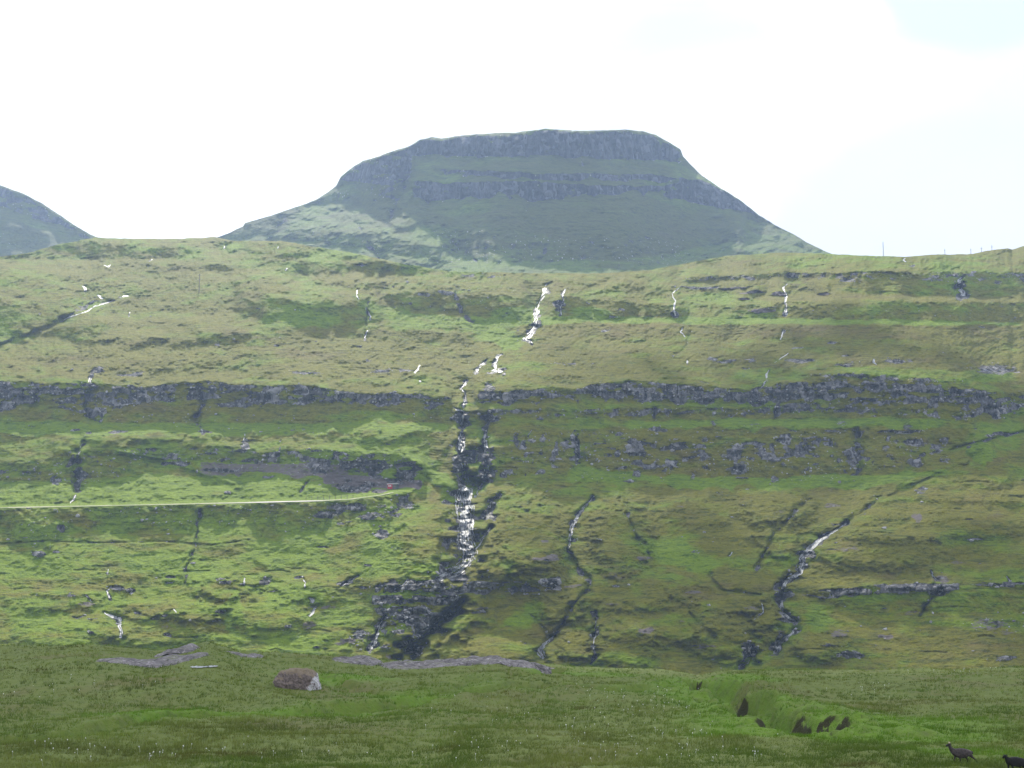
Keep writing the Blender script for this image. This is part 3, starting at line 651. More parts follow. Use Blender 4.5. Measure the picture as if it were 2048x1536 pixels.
# gullies without open water
for pts, wd, dep, rk in [
    ([(1755, 1000), (1725, 1025), (1695, 1045)], 6, 4, .5), ([(1615, 1000), (1580, 1035), (1550, 1065), (1540, 1085), (1520, 1115), (1512, 1145)], 6, 4, .62),
    ([(1136, 1098), (1146, 1122), (1162, 1145), (1180, 1160), (1172, 1185), (1150, 1205), (1130, 1240), (1108, 1270)], 7, 6, .62),
    ([(1250, 1000), (1262, 1050), (1275, 1080), (1300, 1110)], 6, 4, .45), ([(1715, 860), (1715, 900), (1718, 930), (1716, 948)], 7, 6, .6),
    ([(400, 1020), (395, 1060), (390, 1100), (375, 1130), (370, 1170)], 4, 3, .55), ([(400, 780), (405, 810), (390, 835), (398, 856)], 6, 5, .6),
    ([(185, 780), (170, 815), (180, 840), (200, 845)], 9, 5, .8), ([(155, 915), (160, 955), (155, 980)], 9, 7, .75), ([(1310, 820), (1310, 840)], 5, 3, .7),
    ([(1565, 1180, 1.4), (1563, 1195, 1.0)], 13, 7, 1.0), ([(1880, 1180, 1.4), (1850, 1210, .8), (1840, 1230, .6)], 8, 6, .6), ([(925, 905, 1), (925, 955, 1.2)], 20, 5, 1.0),
    ([(975, 905, 1), (975, 955, 1)], 16, 5, 1.0), ([(924, 835, 1), (925, 855, 1)], 13, 5, 1.0), ([(978, 830), (975, 850)], 13, 5, .95), ([(978, 780), (980, 800)], 12, 2, .8),
    ([(912, 585), (918, 610), (925, 630), (945, 645)], 6, 4, .6), ([(125, 641), (100, 655), (60, 670), (0, 690), (-200, 740)], 9, 8, .25), ([(228, 601), (190, 606), (160, 618), (120, 640)], 7, 5, .75),
    ([(738, 600), (733, 640), (728, 680)], 6, 4, .5), ([(1000, 575), (1003, 560)], 3, 1, .3), ([(1380, 665), (1375, 690), (1350, 712)], 4, 2, .3),
    ([(1555, 1222, 1), (1590, 1246, 1)], 7, 4, .9), ([(1500, 1280), (1490, 1325)], 16, 6, .7), ([(1560, 1268), (1545, 1305)], 14, 4, .7),
    ([(1900, 900), (1950, 885), (2040, 865), (2200, 840)], 4, 4, .6), ([(1760, 1000), (1850, 960), (1930, 930), (1965, 900)], 6, 3, .0), ([(1185, 1225), (1192, 1300)], 10, 3, .5),
    ([(560, 880), (560, 925)], 3, 2, .5), ([(600, 985), (620, 960)], 3, 2, .4), ([(1420, 1150), (1440, 1180), (1520, 1190)], 5, 3, .2), ([(1380, 1225), (1400, 1250), (1430, 1275)], 5, 3, .3),
    ([(1060, 1230), (1090, 1260), (1100, 1280)], 4, 3, .4), ([(935, 970), (945, 965)], 14, 2, .9), ([(885, 1160), (780, 1170)], 8, 1, .9)]:
    L(pts, w=wd, relief=dep, rock=rk, wet=0.35 * rk, wob=4, lush=0.1)

r2 = np.random.default_rng(17)
for k in range(90):
    x, y = r2.uniform(-500, 2550), r2.uniform(1010, 1325)
    if x < 900 and y < 1150: continue
    O(x, y, r2.uniform(8, 40), r2.uniform(3, 10), earth=r2.uniform(.3, .62), lush=-.2)
for k in range(160):
    O(r2.uniform(980, 1900), r2.normal(905, 26), r2.uniform(4, 18), r2.uniform(2, 12), rock=r2.uniform(.5, .75))
# scattered small outcrops and short dark scars all over, thinner on the benches
rr = np.random.default_rng(5)
for k in range(420):
    x = rr.uniform(-500, 2550); y = rr.uniform(530, 1330)
    dens = 0.9 if 850 < y < 960 else 0.5
    if rr.random() > dens: continue
    O(x, y, rr.uniform(4, 20), rr.uniform(1.5, 5), rock=rr.uniform(0.45, 0.8))
for k in range(330):
    x = rr.uniform(-500, 2550); y = rr.uniform(540, 1320); ln = rr.uniform(8, 34)
    L([(x - ln, y + rr.uniform(-2, 3)), (x, y + rr.uniform(-2, 1)), (x + ln, y + rr.uniform(-1, 4))], w=rr.uniform(1.2, 2.2), relief=rr.uniform(0.5, 1.4), earth=0.4 if rr.random() < .4 else 0, wob=5)

for (x, y, rx, ry) in [(925, 915, 20, 8), (927, 942, 22, 18), (975, 915, 16, 8), (975, 942, 20, 16), (922, 838, 17, 12), (978, 838, 19, 11), (1072, 648, 13, 6), (1118, 612, 10, 12), (1350, 628, 7, 7), (1922, 571, 14, 5), (1565, 1188, 22, 8), (1552, 826, 9, 10), (160, 945, 11, 12), (1155, 905, 8, 20), (1880, 1182, 10, 8), (1575, 1240, 16, 4), (1720, 905, 5, 10)]:
    O(x, y, rx, ry, rock=2.2, wet=0.75, S=3.5)
for yy in (985, 1008, 1036, 1058, 1076, 1092, 1112):
    L([(906 + (yy % 7) * 2, yy), (930, yy + 2), (940 + (yy % 5) * 5, yy - 1)], w=2.6, relief=2.5, wob=6, wet=.8, rock=1.2)
H.rock *= 1 - 0.8 * sst(fbm(H.wx / 30, H.wy / 11, 7, 4), 0.05, 0.4)
H.S += 0.48 * sst(H.S, 0.7, 1.0) * (1 - np.clip(H.rock, 0, 1)) * fbm(H.wx / 36, H.wy / 16, 2, 4)
H.S += 0.10 * fbm(H.wx / 50, H.wy / 16, 5, 3)
# overall relief: mounds, ledges, tussocks, streaks down steep turf, columns in rock
steep = sst(H.S, 0.6, 1.0)
flat = 1 - 0.95 * (1 - sst(np.hypot((X - 790) / 26, (Y - 980) / 9), 0.7, 1.3)) * (Y > 970)
H.relief *= flat
rk = np.clip(H.rock, 0, 1)
H.fine += 4.2 * (billow(X / 105 + 0.4 * fbm(X / 60, Y / 40, 1, 2), Y / 58, 2, 3) - 0.35) * (0.55 + 0.45 * sst(Y, 760, 1000))
calm = 0.5 + 0.5 * sst(fbm(X / 160, Y / 70, 2, 2) + 0.5 * (1 - sst(X, 700, 1100)), -0.2, 0.5)
H.fine += 1.35 * fbm(X / 34 + 0.3 * vn(X / 20, Y / 20, 2), Y / 15, 4, 3) * calm
H.fine += 1.0 * fbm((X + Y * 0.8) / 13, Y / 7, 6, 3) * calm
H.fine += 0.42 * vn(X / 4.2, Y / 3.0, 1) * (1 + rk)
H.fine += steep * (1 - rk) * 1.6 * fbm((X * 0.75 - Y) / 9.0, (X + Y) / 60, 3, 3)
H.relief += rk * (2.6 * np.abs(vn(X / 6.0 + 0.8 * vn(X / 20, Y / 12, 2), Y / 30, 5)) + 2.2 * vn(X / 17, Y / 9, 6) + 0.9 * vn(X / 2.8, Y / 6, 7) + 1.3 * vn(X / 60, Y / 5, 3) - 1.0)
H.fine *= flat
H.climb(0.02)
H.finish()
hill = tag(H.build('hillside', M_HILL), kind='structure')
print('hill depth rows', [(int(yy), float(H.depth(1000, yy)), float(H.depth(300, yy))) for yy in (1330, 1190, 1010, 860, 770, 700, 600, 550)])

# =================================================================== the mountain
ridge = [(380, 500), (430, 476), (455, 467), (486, 453), (490, 446), (520, 438), (560, 425), (600, 412), (640, 395), (672, 372), (681, 354), (695, 343), (710, 331), (726, 322), (760, 312), (785, 302),
         (821, 291), (840, 280), (865, 274), (882, 277), (930, 270), (975, 267), (1030, 265), (1060, 261), (1092, 257), (1110, 259), (1150, 261), (1200, 261), (1250, 259), (1285, 262), (1310, 269),
         (1335, 283), (1361, 298), (1366, 312), (1380, 328), (1405, 352), (1440, 375), (1475, 397), (1500, 415), (1518, 430), (1550, 450), (1590, 470), (1620, 488), (1650, 502), (1720, 530)]
hilltop = lambda x: H.depth(x, interp(x, [(0, 540), (2048, 540)]) * 0 + 470)
MB0 = [(360, 505), (430, 490), (560, 505), (700, 530), (820, 552), (900, 565), (1200, 570), (1300, 562), (1370, 550), (1450, 535), (1560, 530), (1740, 545)]
Mn = Slope(384, 1716, 2.0, MB0, ridge, 250, lambda x: H.depth(x, 440 + 0 * x) * 1.0 + 240 + 200 * np.abs((x - 1060) / 650.0) ** 2)
X, Y = Mn.X, Mn.Y
Mn.S[:] = 0.72
edge = 1 - sst(np.abs(X - 1090), 330, 480)
Mn.S = Mn.S * edge + 0.62 * (1 - edge)
Mn.S += 0.05 * fbm(X / 90, Y / 30, 1, 3)
Mn.lush += 0.25 + 0.3 * fbm(X / 90, Y / 40, 3, 4)
b = Mn.band
b([(430, 474), (560, 440), (640, 405), (700, 402), (760, 445), (800, 472), (850, 452), (900, 492), (1000, 532)], [(430, 580), (560, 580), (1000, 580)], S=0.47, lush=.25, rag=6, soft=8)
b([(800, 506), (1000, 524), (1250, 520), (1350, 504), (1480, 480)], [(820, 590), (1480, 590)], S=0.41, lush=.35, rag=5, soft=4)
b([(1480, 428), (1520, 428), (1560, 450), (1650, 498), (1700, 515)], [(1480, 580), (1520, 580), (1560, 580), (1650, 580), (1700, 580)], S=0.45, lush=.15, rag=6, soft=6, fade=14)
# summit cliff
b([(800, 296), (822, 288), (865, 270), (1000, 262), (1100, 254), (1290, 258), (1335, 278), (1372, 300)], [(800, 312), (822, 310), (865, 312), (1000, 312), (1100, 312), (1290, 318), (1335, 322), (1372, 330)], S=4.5, rock=1.2, rag=1, ragb=4, soft=3, fade=20)
b([(676, 350), (726, 318), (785, 300), (830, 300)], [(676, 360), (726, 366), (785, 372), (830, 350)], S=2.2, rock=0.95, rag=2, soft=4, fade=10)
b([(720, 368), (760, 372), (810, 370)], [(720, 400), (760, 404), (810, 396)], S=1.6, rock=0.62, rag=4)
b([(860, 335), (1000, 345), (1060, 346), (1300, 350), (1400, 362)], [(860, 345), (1000, 356), (1060, 358), (1300, 360), (1400, 372)], S=3.5, rock=0.95, rag=4, soft=3)
b([(810, 362), (900, 365), (1000, 362), (1200, 370), (1300, 372), (1360, 374)], [(810, 398), (900, 402), (1000, 390), (1060, 400), (1200, 386), (1300, 386), (1360, 384)], S=3.8, rock=1.1, rag=5, ragb=6, soft=3)
b([(1320, 372), (1400, 360), (1440, 372), (1480, 396), (1520, 425)], [(1320, 390), (1400, 412), (1440, 416), (1480, 424), (1520, 436)], S=2.6, rock=1.1, rag=3, soft=3, fade=14)
b([(600, 408), (640, 392), (700, 380), (720, 385)], [(600, 420), (640, 405), (700, 396), (720, 398)], S=1.5, rock=0.5, rag=3)
b([(440, 470), (486, 452), (560, 430), (600, 420)], [(440, 482), (486, 478), (560, 470), (600, 466)], S=0.8, lush=-.1, rag=4)
b([(850, 455), (1000, 465), (1400, 480)], [(850, 520), (1000, 530), (1400, 525)], rock=0.42, rag=8)
b([(560, 455), (760, 470), (900, 500)], [(560, 475), (760, 500), (900, 520)], rock=0.36, S=0.8, rag=6)
b([(1385, 345), (1410, 352), (1450, 378)], [(1385, 356), (1410, 366), (1450, 384)], S=0.45, lush=.2, rag=1, soft=2, fade=8)
for pts, wd, dp in [([(805, 375), (790, 410), (775, 450)], 10, 10), ([(1055, 390), (1052, 425)], 8, 5), ([(1090, 490), (1085, 540)], 10, 6), ([(890, 470), (960, 530)], 9, 6), ([(700, 430), (760, 520)], 10, 6), ([(570, 440), (540, 480)], 10, 6), ([(1160, 300), (1165, 330)], 5, 4)]:
    Mn.line(pts, w=wd, relief=dp, rock=0.4)
for (x, y, rx, ry, h) in [(830, 480, 60, 50, -22), (720, 460, 60, 30, -10), (640, 450, 50, 30, -12), (960, 420, 80, 60, -8), (1200, 430, 100, 60, -8), (1060, 470, 60, 60, 6)]:
    Mn.blob(x, y, rx * 1.4, ry * 1.4, relief=h)
steep = sst(Mn.S, 0.9, 1.5); rk = np.clip(Mn.rock, 0, 1)
Mn.refg = 0.7; Mn.fine += 7 * (billow(X / 120, Y / 60, 2, 3) - 0.35) + 4.5 * fbm(X / 34, Y / 18, 4, 3) + 1.8 * fbm((X + Y) / 11, Y / 7, 6, 3)
Mn.relief += rk * (7 * vn(X / 8.0, Y / 40, 5) + 3.5 * vn(X / 14, Y / 7, 6) + 2.4 * vn(X / 3.6, Y / 16, 7))
fl = sst(np.linspace(0, 1, Y.shape[0]), 0.955, 1.0)[:, None]
Mn.S = Mn.S * (1 - fl) + 0.55 * fl; Mn.rock *= (1 - 0.6 * fl)
Mn.climb(0.012)
Mn.finish()
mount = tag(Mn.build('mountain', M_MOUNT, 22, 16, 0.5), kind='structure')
print('mountain', [(yy, float(Mn.depth(1100, yy))) for yy in (545, 400, 330, 262)], [(yy, float(Mn.depth(1500, yy))) for yy in (520, 420)])

# =================================================================== the hill at the left
Lh = Slope(-560, 262, 2.0, 540.0, [(-560, 235), (-300, 268), (-120, 318), (0, 370), (45, 386), (90, 410), (130, 437), (165, 460), (190, 473), (230, 486), (262, 500)], 130,
           lambda x: H.depth(x, 440 + 0 * x) + 420 + 0.3 * np.abs(x - 230))
X, Y = Lh.X, Lh.Y
Lh.S[:] = 0.7 + 0.06 * fbm(X / 70, Y / 30, 1, 3)
Lh.lush += 0.25 + 0.3 * fbm(X / 90, Y / 40, 3, 4)
Lh.band([(-560, 240), (0, 372), (60, 398), (140, 448), (200, 486)], [(-560, 280), (0, 408), (60, 428), (140, 460), (200, 492)], S=1.6, rock=0.75, rag=3, ragb=6)
Lh.band([(-560, 400), (0, 445), (90, 470), (120, 480)], [(-560, 520), (0, 520), (90, 510), (120, 505)], S=1.05, rock=0.25, rag=6)
Lh.relief += 12 * (billow(X / 90, Y / 50, 2, 3) - 0.35) + 4 * fbm(X / 30, Y / 20, 4, 3) + np.clip(Lh.rock, 0, 1) * 4 * vn(X / 8, Y / 14, 5)
Lh.climb(0.01); Lh.finish()
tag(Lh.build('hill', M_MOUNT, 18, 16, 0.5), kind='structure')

# =================================================================== streams
def stream_mesh(name, pts, wd, frac, label, seed):
    if wd < 6: wd *= 1.3 if label.find('fall') < 0 or pts[0][0] < 800 else 0.95; frac = min(.95, frac + .08)
    pts = [np.array(p, float) for p in pts]
    # resample along the line
    seg = [math.hypot(*(b - a)[:2]) for a, b in zip(pts[:-1], pts[1:])]
    n = max(3, int(sum(seg) / 1.0))
    cum = np.concatenate([[0], np.cumsum(seg)]); s = np.linspace(0, cum[-1], n)
    arr = np.array(pts)
    cx = np.interp(s, cum, arr[:, 0]); cy = np.interp(s, cum, arr[:, 1]); cw = np.interp(s, cum, arr[:, 2]) * wd
    tx = np.gradient(cx); ty = np.gradient(cy); ln = np.hypot(tx, ty) + 1e-6
    # cross direction stays mostly level
    nx = ty / ln; ny = -tx / ln * 0.6
    nx = np.where(np.abs(nx) < 0.5, 0.5 * np.sign(nx + 1e-6), nx)
    m = max(4, int(cw.max() * 2 / 0.8))
    u = np.linspace(-1, 1, m)[None, :]
    wob = (1.2 * vn(s / 5.0, s * 0 + seed, seed % 5))[:, None]
    GX = cx[:, None] + u * cw[:, None] * 0.5 * nx[:, None] + wob
    GY = cy[:, None] + u * cw[:, None] * 0.5 * ny[:, None]
    D = H.depth(GX, GY) - 0.55 - 0.5 * np.abs(vn(GX / 2.2, GY / 3.2, 3))
    x, y, z = P(GX, GY, D)
    mid = lambda a: (a[:-1, :-1] + a[1:, 1:]) / 2
    su = np.broadcast_to(s[:, None], GX.shape)
    uu = np.broadcast_to(u, GX.shape) * cw[:, None]
    strand = 0.55 * vn(mid(uu) / 2.6 + 1.3 * vn(mid(su) / 14, mid(uu) / 9, 4), mid(su) / 15.0, seed % 6) + 0.45 * vn(mid(uu) / 5 + seed, mid(su) / 5.5, (seed + 2) % 6) + 0.25 * vn(mid(uu) / 1.5, mid(su) / 4.0, 5)
    thr = np.interp(frac, [0, 1], [0.60, -0.62])
    keep = (strand - 0.45 * np.abs(np.broadcast_to(u, GX.shape)[:-1, :-1]) ** 3) > thr
    if keep.sum() < 3: keep[:] = True
    o = grid_mesh(name, x, y, z, M_FOAM_SKY, None, False, keep)
    return tag(o, label=label, kind='structure')
for i, (kind, pts, wd, frac, lab) in enumerate(STREAMS):
    stream_mesh('stream', pts, wd, frac, lab, i)

# =================================================================== loose stones on the slopes
def rocks_mesh(name, P0, sizes, mat, seed=1, flat=0.7):
    r = np.random.default_rng(seed)
    ph = (1 + 5 ** .5) / 2
    ico = np.array([(-1, ph, 0), (1, ph, 0), (-1, -ph, 0), (1, -ph, 0), (0, -1, ph), (0, 1, ph), (0, -1, -ph), (0, 1, -ph), (ph, 0, -1), (ph, 0, 1), (-ph, 0, -1), (-ph, 0, 1)]) / 1.9
    fc = np.array([(0, 11, 5), (0, 5, 1), (0, 1, 7), (0, 7, 10), (0, 10, 11), (1, 5, 9), (5, 11, 4), (11, 10, 2), (10, 7, 6), (7, 1, 8), (3, 9, 4), (3, 4, 2), (3, 2, 6), (3, 6, 8), (3, 8, 9), (4, 9, 5), (2, 4, 11), (6, 2, 10), (8, 6, 7), (9, 8, 1)])
    n = len(P0)
    v = ico[None] * (1 + 0.35 * r.uniform(-1, 1, (n, 12, 1)))
    a = r.uniform(0, 6.28, n); ca, sa = np.cos(a)[:, None], np.sin(a)[:, None]
    st = r.uniform(0.7, 1.35, (n, 3)) * np.array([1, 1, flat])
    v = v * st[:, None, :]
    vx = v[..., 0] * ca - v[..., 1] * sa; vy = v[..., 0] * sa + v[..., 1] * ca
    v = np.stack([vx, vy, v[..., 2]], -1) * np.asarray(sizes)[:, None, None] + P0[:, None, :]
    f = fc[None] + (np.arange(n) * 12)[:, None, None]
    return raw_mesh(name, v.reshape(-1, 3), f.reshape(-1, 3), mat)
rr = np.random.default_rng(3)
wgt = (np.clip(H.rock, 0, 1) ** 1.5 + 0.004).astype(np.float64)
wgt[:60] = 0; wgt = wgt.ravel() / wgt.sum()
pick = rr.choice(wgt.size, 6000, p=wgt)
Xp = H.X.ravel()[pick]; Yp = H.Y.ravel()[pick]; Dp = H.D.ravel()[pick]
px, py, pz = P(Xp, Yp, Dp)
tag(rocks_mesh('scree', np.stack([px, py, pz], -1), 0.18 + 0.5 * rr.random(6000) ** 3, M_SCREE), kind='stuff', label='loose grey basalt stones strewn over the terraced slope', cat='scree')

# =================================================================== the track
def strip(name, pts, w0, w1, lift, mat, Hs=H):
    xs = np.arange(pts[0][0], pts[-1][0], 3.0)
    yc = interp(xs, pts)
    rows = []
    for k in np.linspace(w0, w1, 5):
        yy = yc + k; D = Hs.depth(xs, yy) - lift
        rows.append(P(xs, yy, D))
    return grid_mesh(name, np.array([r[0] for r in rows]), np.array([r[1] for r in rows]), np.array([r[2] for r in rows]) + 0.12, mat)
def track_material():
    m, t, out = new_mat('gravel_track')
    pos = t.node('ShaderNodeTexCoord').outputs['Object']
    sx = t.node('ShaderNodeSeparateXYZ', i_0=pos).outputs[0]
    n = t.noise(pos, 0.25, 5, 0.65); n2 = t.noise(pos, 0.05, 3, 0.6)
    bare = t.math('ADD', t.ramp(sx, -112, -85), t.math('MULTIPLY', t.ramp(sx, -62, -76), 1.0)); bare = t.math('SUBTRACT', bare, 1.0, clamp=True)
    c = t.mix(t.ramp(t.math('ADD', n, t.math('MULTIPLY', t.math('SUBTRACT', n2, .5), .8)), 0.45, 0.65), (0.13, 0.17, 0.03), (0.24, 0.24, 0.12))
    c = t.mix(bare, c, (0.42, 0.39, 0.36))
    b_ = t.node('ShaderNodeBsdfPrincipled', i_Base_Color=c, i_Roughness=0.9)
    t.l.new(b_.outputs[0], out.inputs[0])
    return m
M_TRACK = track_material()
tag(strip('road', [(p[0], p[1]) for p in road[:-2]] + [(790, 986)], -2.0, 0.0, 0.3, M_TRACK), kind='structure')

# =================================================================== the meadow in front
EDGE = [(-900, 1290), (0, 1293), (120, 1292), (180, 1290), (260, 1296), (330, 1302), (395, 1292), (428, 1284), (450, 1290), (500, 1304), (620, 1308), (700, 1314), (800, 1322), (1000, 1320), (1100, 1330),
        (1150, 1334), (1300, 1338), (1360, 1346), (1385, 1352), (1430, 1342), (1500, 1340), (1700, 1343), (1850, 1340), (2048, 1334), (3000, 1325)]
DE = 150.0
def px2plane(X, Y):
    t = tan_of(Y); D = -7.0 / t
    x, y, z = P(X, Y, D)
    return x, D
CH = {}
def chan(name, pts):
    out = []
    for p in pts:
        x, D = px2plane(p[0], p[1]); out.append((x, D, p[2]))
    CH[name] = out
chan('brook', [(1395, 1352, .5), (1425, 1363, .9), (1450, 1376, 1), (1490, 1394, .9), (1515, 1408, .9), (1545, 1420, 1), (1580, 1434, 1.1), (1612, 1446, .9), (1680, 1462, .4)])
chan('hollow', [(-300, 1476, 1), (0, 1466, 1), (120, 1468, 1), (200, 1460, .8), (300, 1440, .7), (350, 1436, 1), (420, 1430, .8), (560, 1428, .7), (680, 1414, .9), (780, 1408, 1), (850, 1400, .9), (950, 1393, .7), (1060, 1384, .6), (1150, 1374, .6), (1230, 1384, .8), (1290, 1376, .6), (1400, 1362, .4)])
chan('hollow2', [(640, 1372, .6), (700, 1384, .7), (760, 1392, .6), (850, 1394, .6), (960, 1376, .6), (1060, 1362, .7), (1100, 1350, .8)])
def meadow_fields(x, y):
    x = np.asarray(x, float); y = np.asarray(y, float)
    Xp = 1024 + F * x / np.maximum(y, 5) * 0.99
    ze = CAMZ + DE * tan_of(interp(Xp, EDGE))
    k = sst(y, 75, DE)
    k = np.minimum(k, 1)
    z = 2.0 + (ze - 2.0) * k
    over = np.maximum(y - DE, 0)
    z = z - over ** 1.5 * 0.05 * (y < 330) - np.where(y >= 330, 180 ** 1.5 * 0.05, 0)
    near = 1 - sst(y, DE - 4, DE + 6)
    away = sst(y, 2, 30)
    z = z + near * away * (0.75 * fbm(x / 19, y / 17, 1, 3) * (1 - 0.75 * sst(y, 125, DE)) + 0.24 * fbm(x / 4.2, y / 4.0, 3, 3))
    z = z + near * 0.10 * np.abs(vn(x / 0.9, y / 1.1, 5)) + near * 0.05 * fbm(x / 1.2, y / 1.0, 4, 2)
    lush = 0.2 * fbm(x / 14, y / 20, 2, 3); peat_shade = np.zeros_like(z)
    wx = x + 1.2 * fbm(x / 4, y / 5, 6, 2); wy = y + 1.6 * fbm(x / 5, y / 4, 7, 2)
    for nm, wd, dep, lu in (('brook', 2.1, 2.2, .85), ('hollow', 2.2, 1.25, .75), ('hollow2', 1.9, 0.8, .5)):
        d, ww = seg_dist(wx, wy, CH[nm], 14); d = d + 0.45 * fbm(x / 1.6, y / 1.4, 3, 3)
        ww = np.maximum(ww, .1)
        g = np.exp(-(d / (wd * ww)) ** 6)
        z = z - dep * np.minimum(ww, 1.1) * g
        if nm == 'brook': z = z + np.exp(-(d / (wd * 2.6)) ** 4) * (.55 * fbm(x / 1.9, y / 2.4, 5, 3) + .25 * np.abs(vn(x / .7, y / .8, 6)))
        if nm == 'brook': peat_shade = np.maximum(peat_shade, np.exp(-(d / (wd * 1.8)) ** 4) * sst(vn(x / 2.2, y / 5.0, 2) + .6 * vn(x / .6, y / 1.0, 4), 0.45, .8))
        lush = lush + lu * np.exp(-(d / (wd * (2.4 if nm == 'brook' else 1.5))) ** 2) * (0.75 + 0.5 * fbm(x / 6, y / 9, 4, 2))
    for (X0, Y0, rx, ry) in [(1442, 1374, 1.6, 9), (1470, 1384, 1.2, 7), (1577, 1432, 1.4, 6), (1606, 1446, 1.3, 6)]:  # dark undercut hollows painted into the bank colour
        xc, dc = px2plane(X0, Y0)
        dd = np.hypot((x - xc) / rx, (y - dc) / ry) + .5 * vn(x / .5, y / .7, 2)
        peat_shade = np.maximum(peat_shade, 1 - sst(dd, 0.5, 1.2))
    for (X0, Y0, rx, ry, l) in [(1700, 1440, 12, 14, .7), (1640, 1465, 10, 8, .5), (1500, 1400, 8, 9, .5), (1950, 1520, 5, 4, .9), (1700, 1470, 9, 5, .5), (680, 1372, 6, 5, .9), (420, 1300, 6, 12, .5), (1170, 1350, 7, 10, .7), (330, 1430, 7, 4, .5), (560, 1425, 7, 4, .6), (1480, 1355, 5, 10, .5), (1400, 1388, 5, 6, .5)]:
        xc, dc = px2plane(X0, Y0)
        dd = np.hypot((wx - xc) / rx, (wy - dc) / ry)
        lush = lush + l * (1 - sst(dd, 0.3, 1.2))
    # a small sunk hole right of the slab
    xc, dc = px2plane(1107, 1347)
    dd = np.hypot((wx - xc) / 1.5, (wy - dc) / 2.6)
    z = z - 1.1 * (1 - sst(dd, .6, 1.0))
    return z, lush, peat_shade
def ground_z(x, y):
    return float(meadow_fields(np.array([x]), np.array([y]))[0][0])
def on_meadow(X, Y):
    """the meadow point seen at photo pixel X, Y"""
    D = np.linspace(45, DE + 3, 2500)
    x, y, z = P(np.full_like(D, X), np.full_like(D, Y), D)
    gz = meadow_fields(x, y)[0]
    hit = np.where(z <= gz)[0]
    i = hit[0] if len(hit) else len(D) - 1
    return float(x[i]), float(y[i]), float(gz[i])

rows = np.concatenate([np.linspace(-30, 44, 40), 1 / np.linspace(1 / 44.5, 1 / 60, 50)[0:50], 1 / np.linspace(1 / 60.2, 1 / 158, 420), np.linspace(160, 420, 40)])
us = np.linspace(-0.62, 0.62, 1500)
YY = np.broadcast_to(rows[:, None], (len(rows), len(us))); XX = us[None, :] * (np.maximum(YY, 0) + 22)
zz, lu, pe = meadow_fields(XX, YY)

def meadow_material():
    m, t, out = new_mat('meadow_turf')
    pos = t.node('ShaderNodeTexCoord').outputs['Object']
    at = t.node('ShaderNodeAttribute', attribute_name='paint')
    sep = t.node('ShaderNodeSeparateColor', i_0=at.outputs['Color'])
    n1 = t.noise(pos, 0.12, 4, 0.6); n2 = t.noise(pos, 0.9, 5, 0.7); n3 = t.noise(pos, 5.0, 3, 0.7)
    l = t.math('ADD', sep.outputs[1], t.math('MULTIPLY', t.math('SUBTRACT', n2, .5), 1.0))
    c = t.mix(t.ramp(l, 0.1, 0.9), (0.125, 0.16, 0.034), (0.115, 0.205, 0.018))
    c = t.mix(t.ramp(n1, 0.5, 0.7, 0, .5), c, (0.13, 0.095, 0.045))
    c = t.mix(t.ramp(n2, 0.45, 0.7, 0, .6), c, (0.07, 0.095, 0.025))
    c = t.mix(t.ramp(n3, 0.4, 0.7, 0, .35), c, (0.15, 0.16, 0.06))
    nz = t.node('ShaderNodeSeparateXYZ', i_0=t.node('ShaderNodeNewGeometry').outputs['True Normal']).outputs[2]
    c = t.mix(t.math('MULTIPLY', t.ramp(sep.outputs[0], 0.25, 0.5), t.ramp(nz, .85, .60)), c, (0.035, 0.034, 0.014))  # steep banks tinted dark: bare peat plus painted shade of the hollows
    bp = t.node('ShaderNodeBump', i_Height=t.math('ADD', n2, t.math('MULTIPLY', n3, .3)), i_Distance=0.25, i_Strength=.8)
    b_ = t.node('ShaderNodeBsdfPrincipled', i_Base_Color=c, i_Roughness=0.9)
    b_.inputs['Specular IOR Level'].default_value = 0.2
    t.l.new(bp.outputs[0], b_.inputs['Normal']); t.l.new(b_.outputs[0], out.inputs[0])
    return m
tag(grid_mesh('meadow_ground', XX, YY, zz, meadow_material(), {'paint': np.stack([pe, lu, pe * 0], -1)}), kind='structure')

# grass: blades in tussocks, one uncountable cover
def blade_material():
    m, t, out = new_mat('meadow_grass')
    at = t.node('ShaderNodeAttribute', attribute_name='tint')
    df = t.node('ShaderNodeBsdfDiffuse', i_Color=at.outputs['Color'])
    tr = t.node('ShaderNodeBsdfTranslucent', i_Color=at.outputs['Color'])
    mx = t.node('ShaderNodeMixShader', i_0=0.35); t.l.new(df.outputs[0], mx.inputs[1]); t.l.new(tr.outputs[0], mx.inputs[2])
    t.l.new(mx.outputs[0], out.inputs[0])
    return m
rg = np.random.default_rng(21)
NT_ = 140000
inv = rg.uniform(1 / (DE + 2), 1 / 50.0, NT_)
ty_ = 1 / inv
tx_ = rg.uniform(-0.52, 0.52, NT_) * ty_
clump = 0.5 + 0.5 * fbm(tx_ / 2.2, ty_ / 3.0, 3, 3)
kp = rg.random(NT_) < 0.35 + 0.9 * clump ** 2
tx_, ty_, clump = tx_[kp], ty_[kp], clump[kp]
tz_, tl_, tp_ = meadow_fields(tx_, ty_)
okk = (tp_ < 0.6) & (np.abs(meadow_fields(tx_, ty_ + .4)[0] - tz_) < .3)
tx_, ty_, tz_, tl_, clump = tx_[okk], ty_[okk], tz_[okk], tl_[okk], clump[okk]
n = len(tx_); NB = 5
bx = np.repeat(tx_, NB) + rg.normal(0, .09, n * NB); by = np.repeat(ty_, NB) + rg.normal(0, .09, n * NB); bz = np.repeat(tz_, NB) - 0.03
hh = (0.10 + 0.20 * np.repeat(clump, NB)) * rg.uniform(.6, 1.25, n * NB); ww = 0.006 + 0.00016 * by
an = rg.uniform(0, 6.28, n * NB); lean = rg.normal(0, .10, (2, n * NB)) + np.array([[.03], [-.04]])
dx, dy = np.cos(an) * ww, np.sin(an) * ww
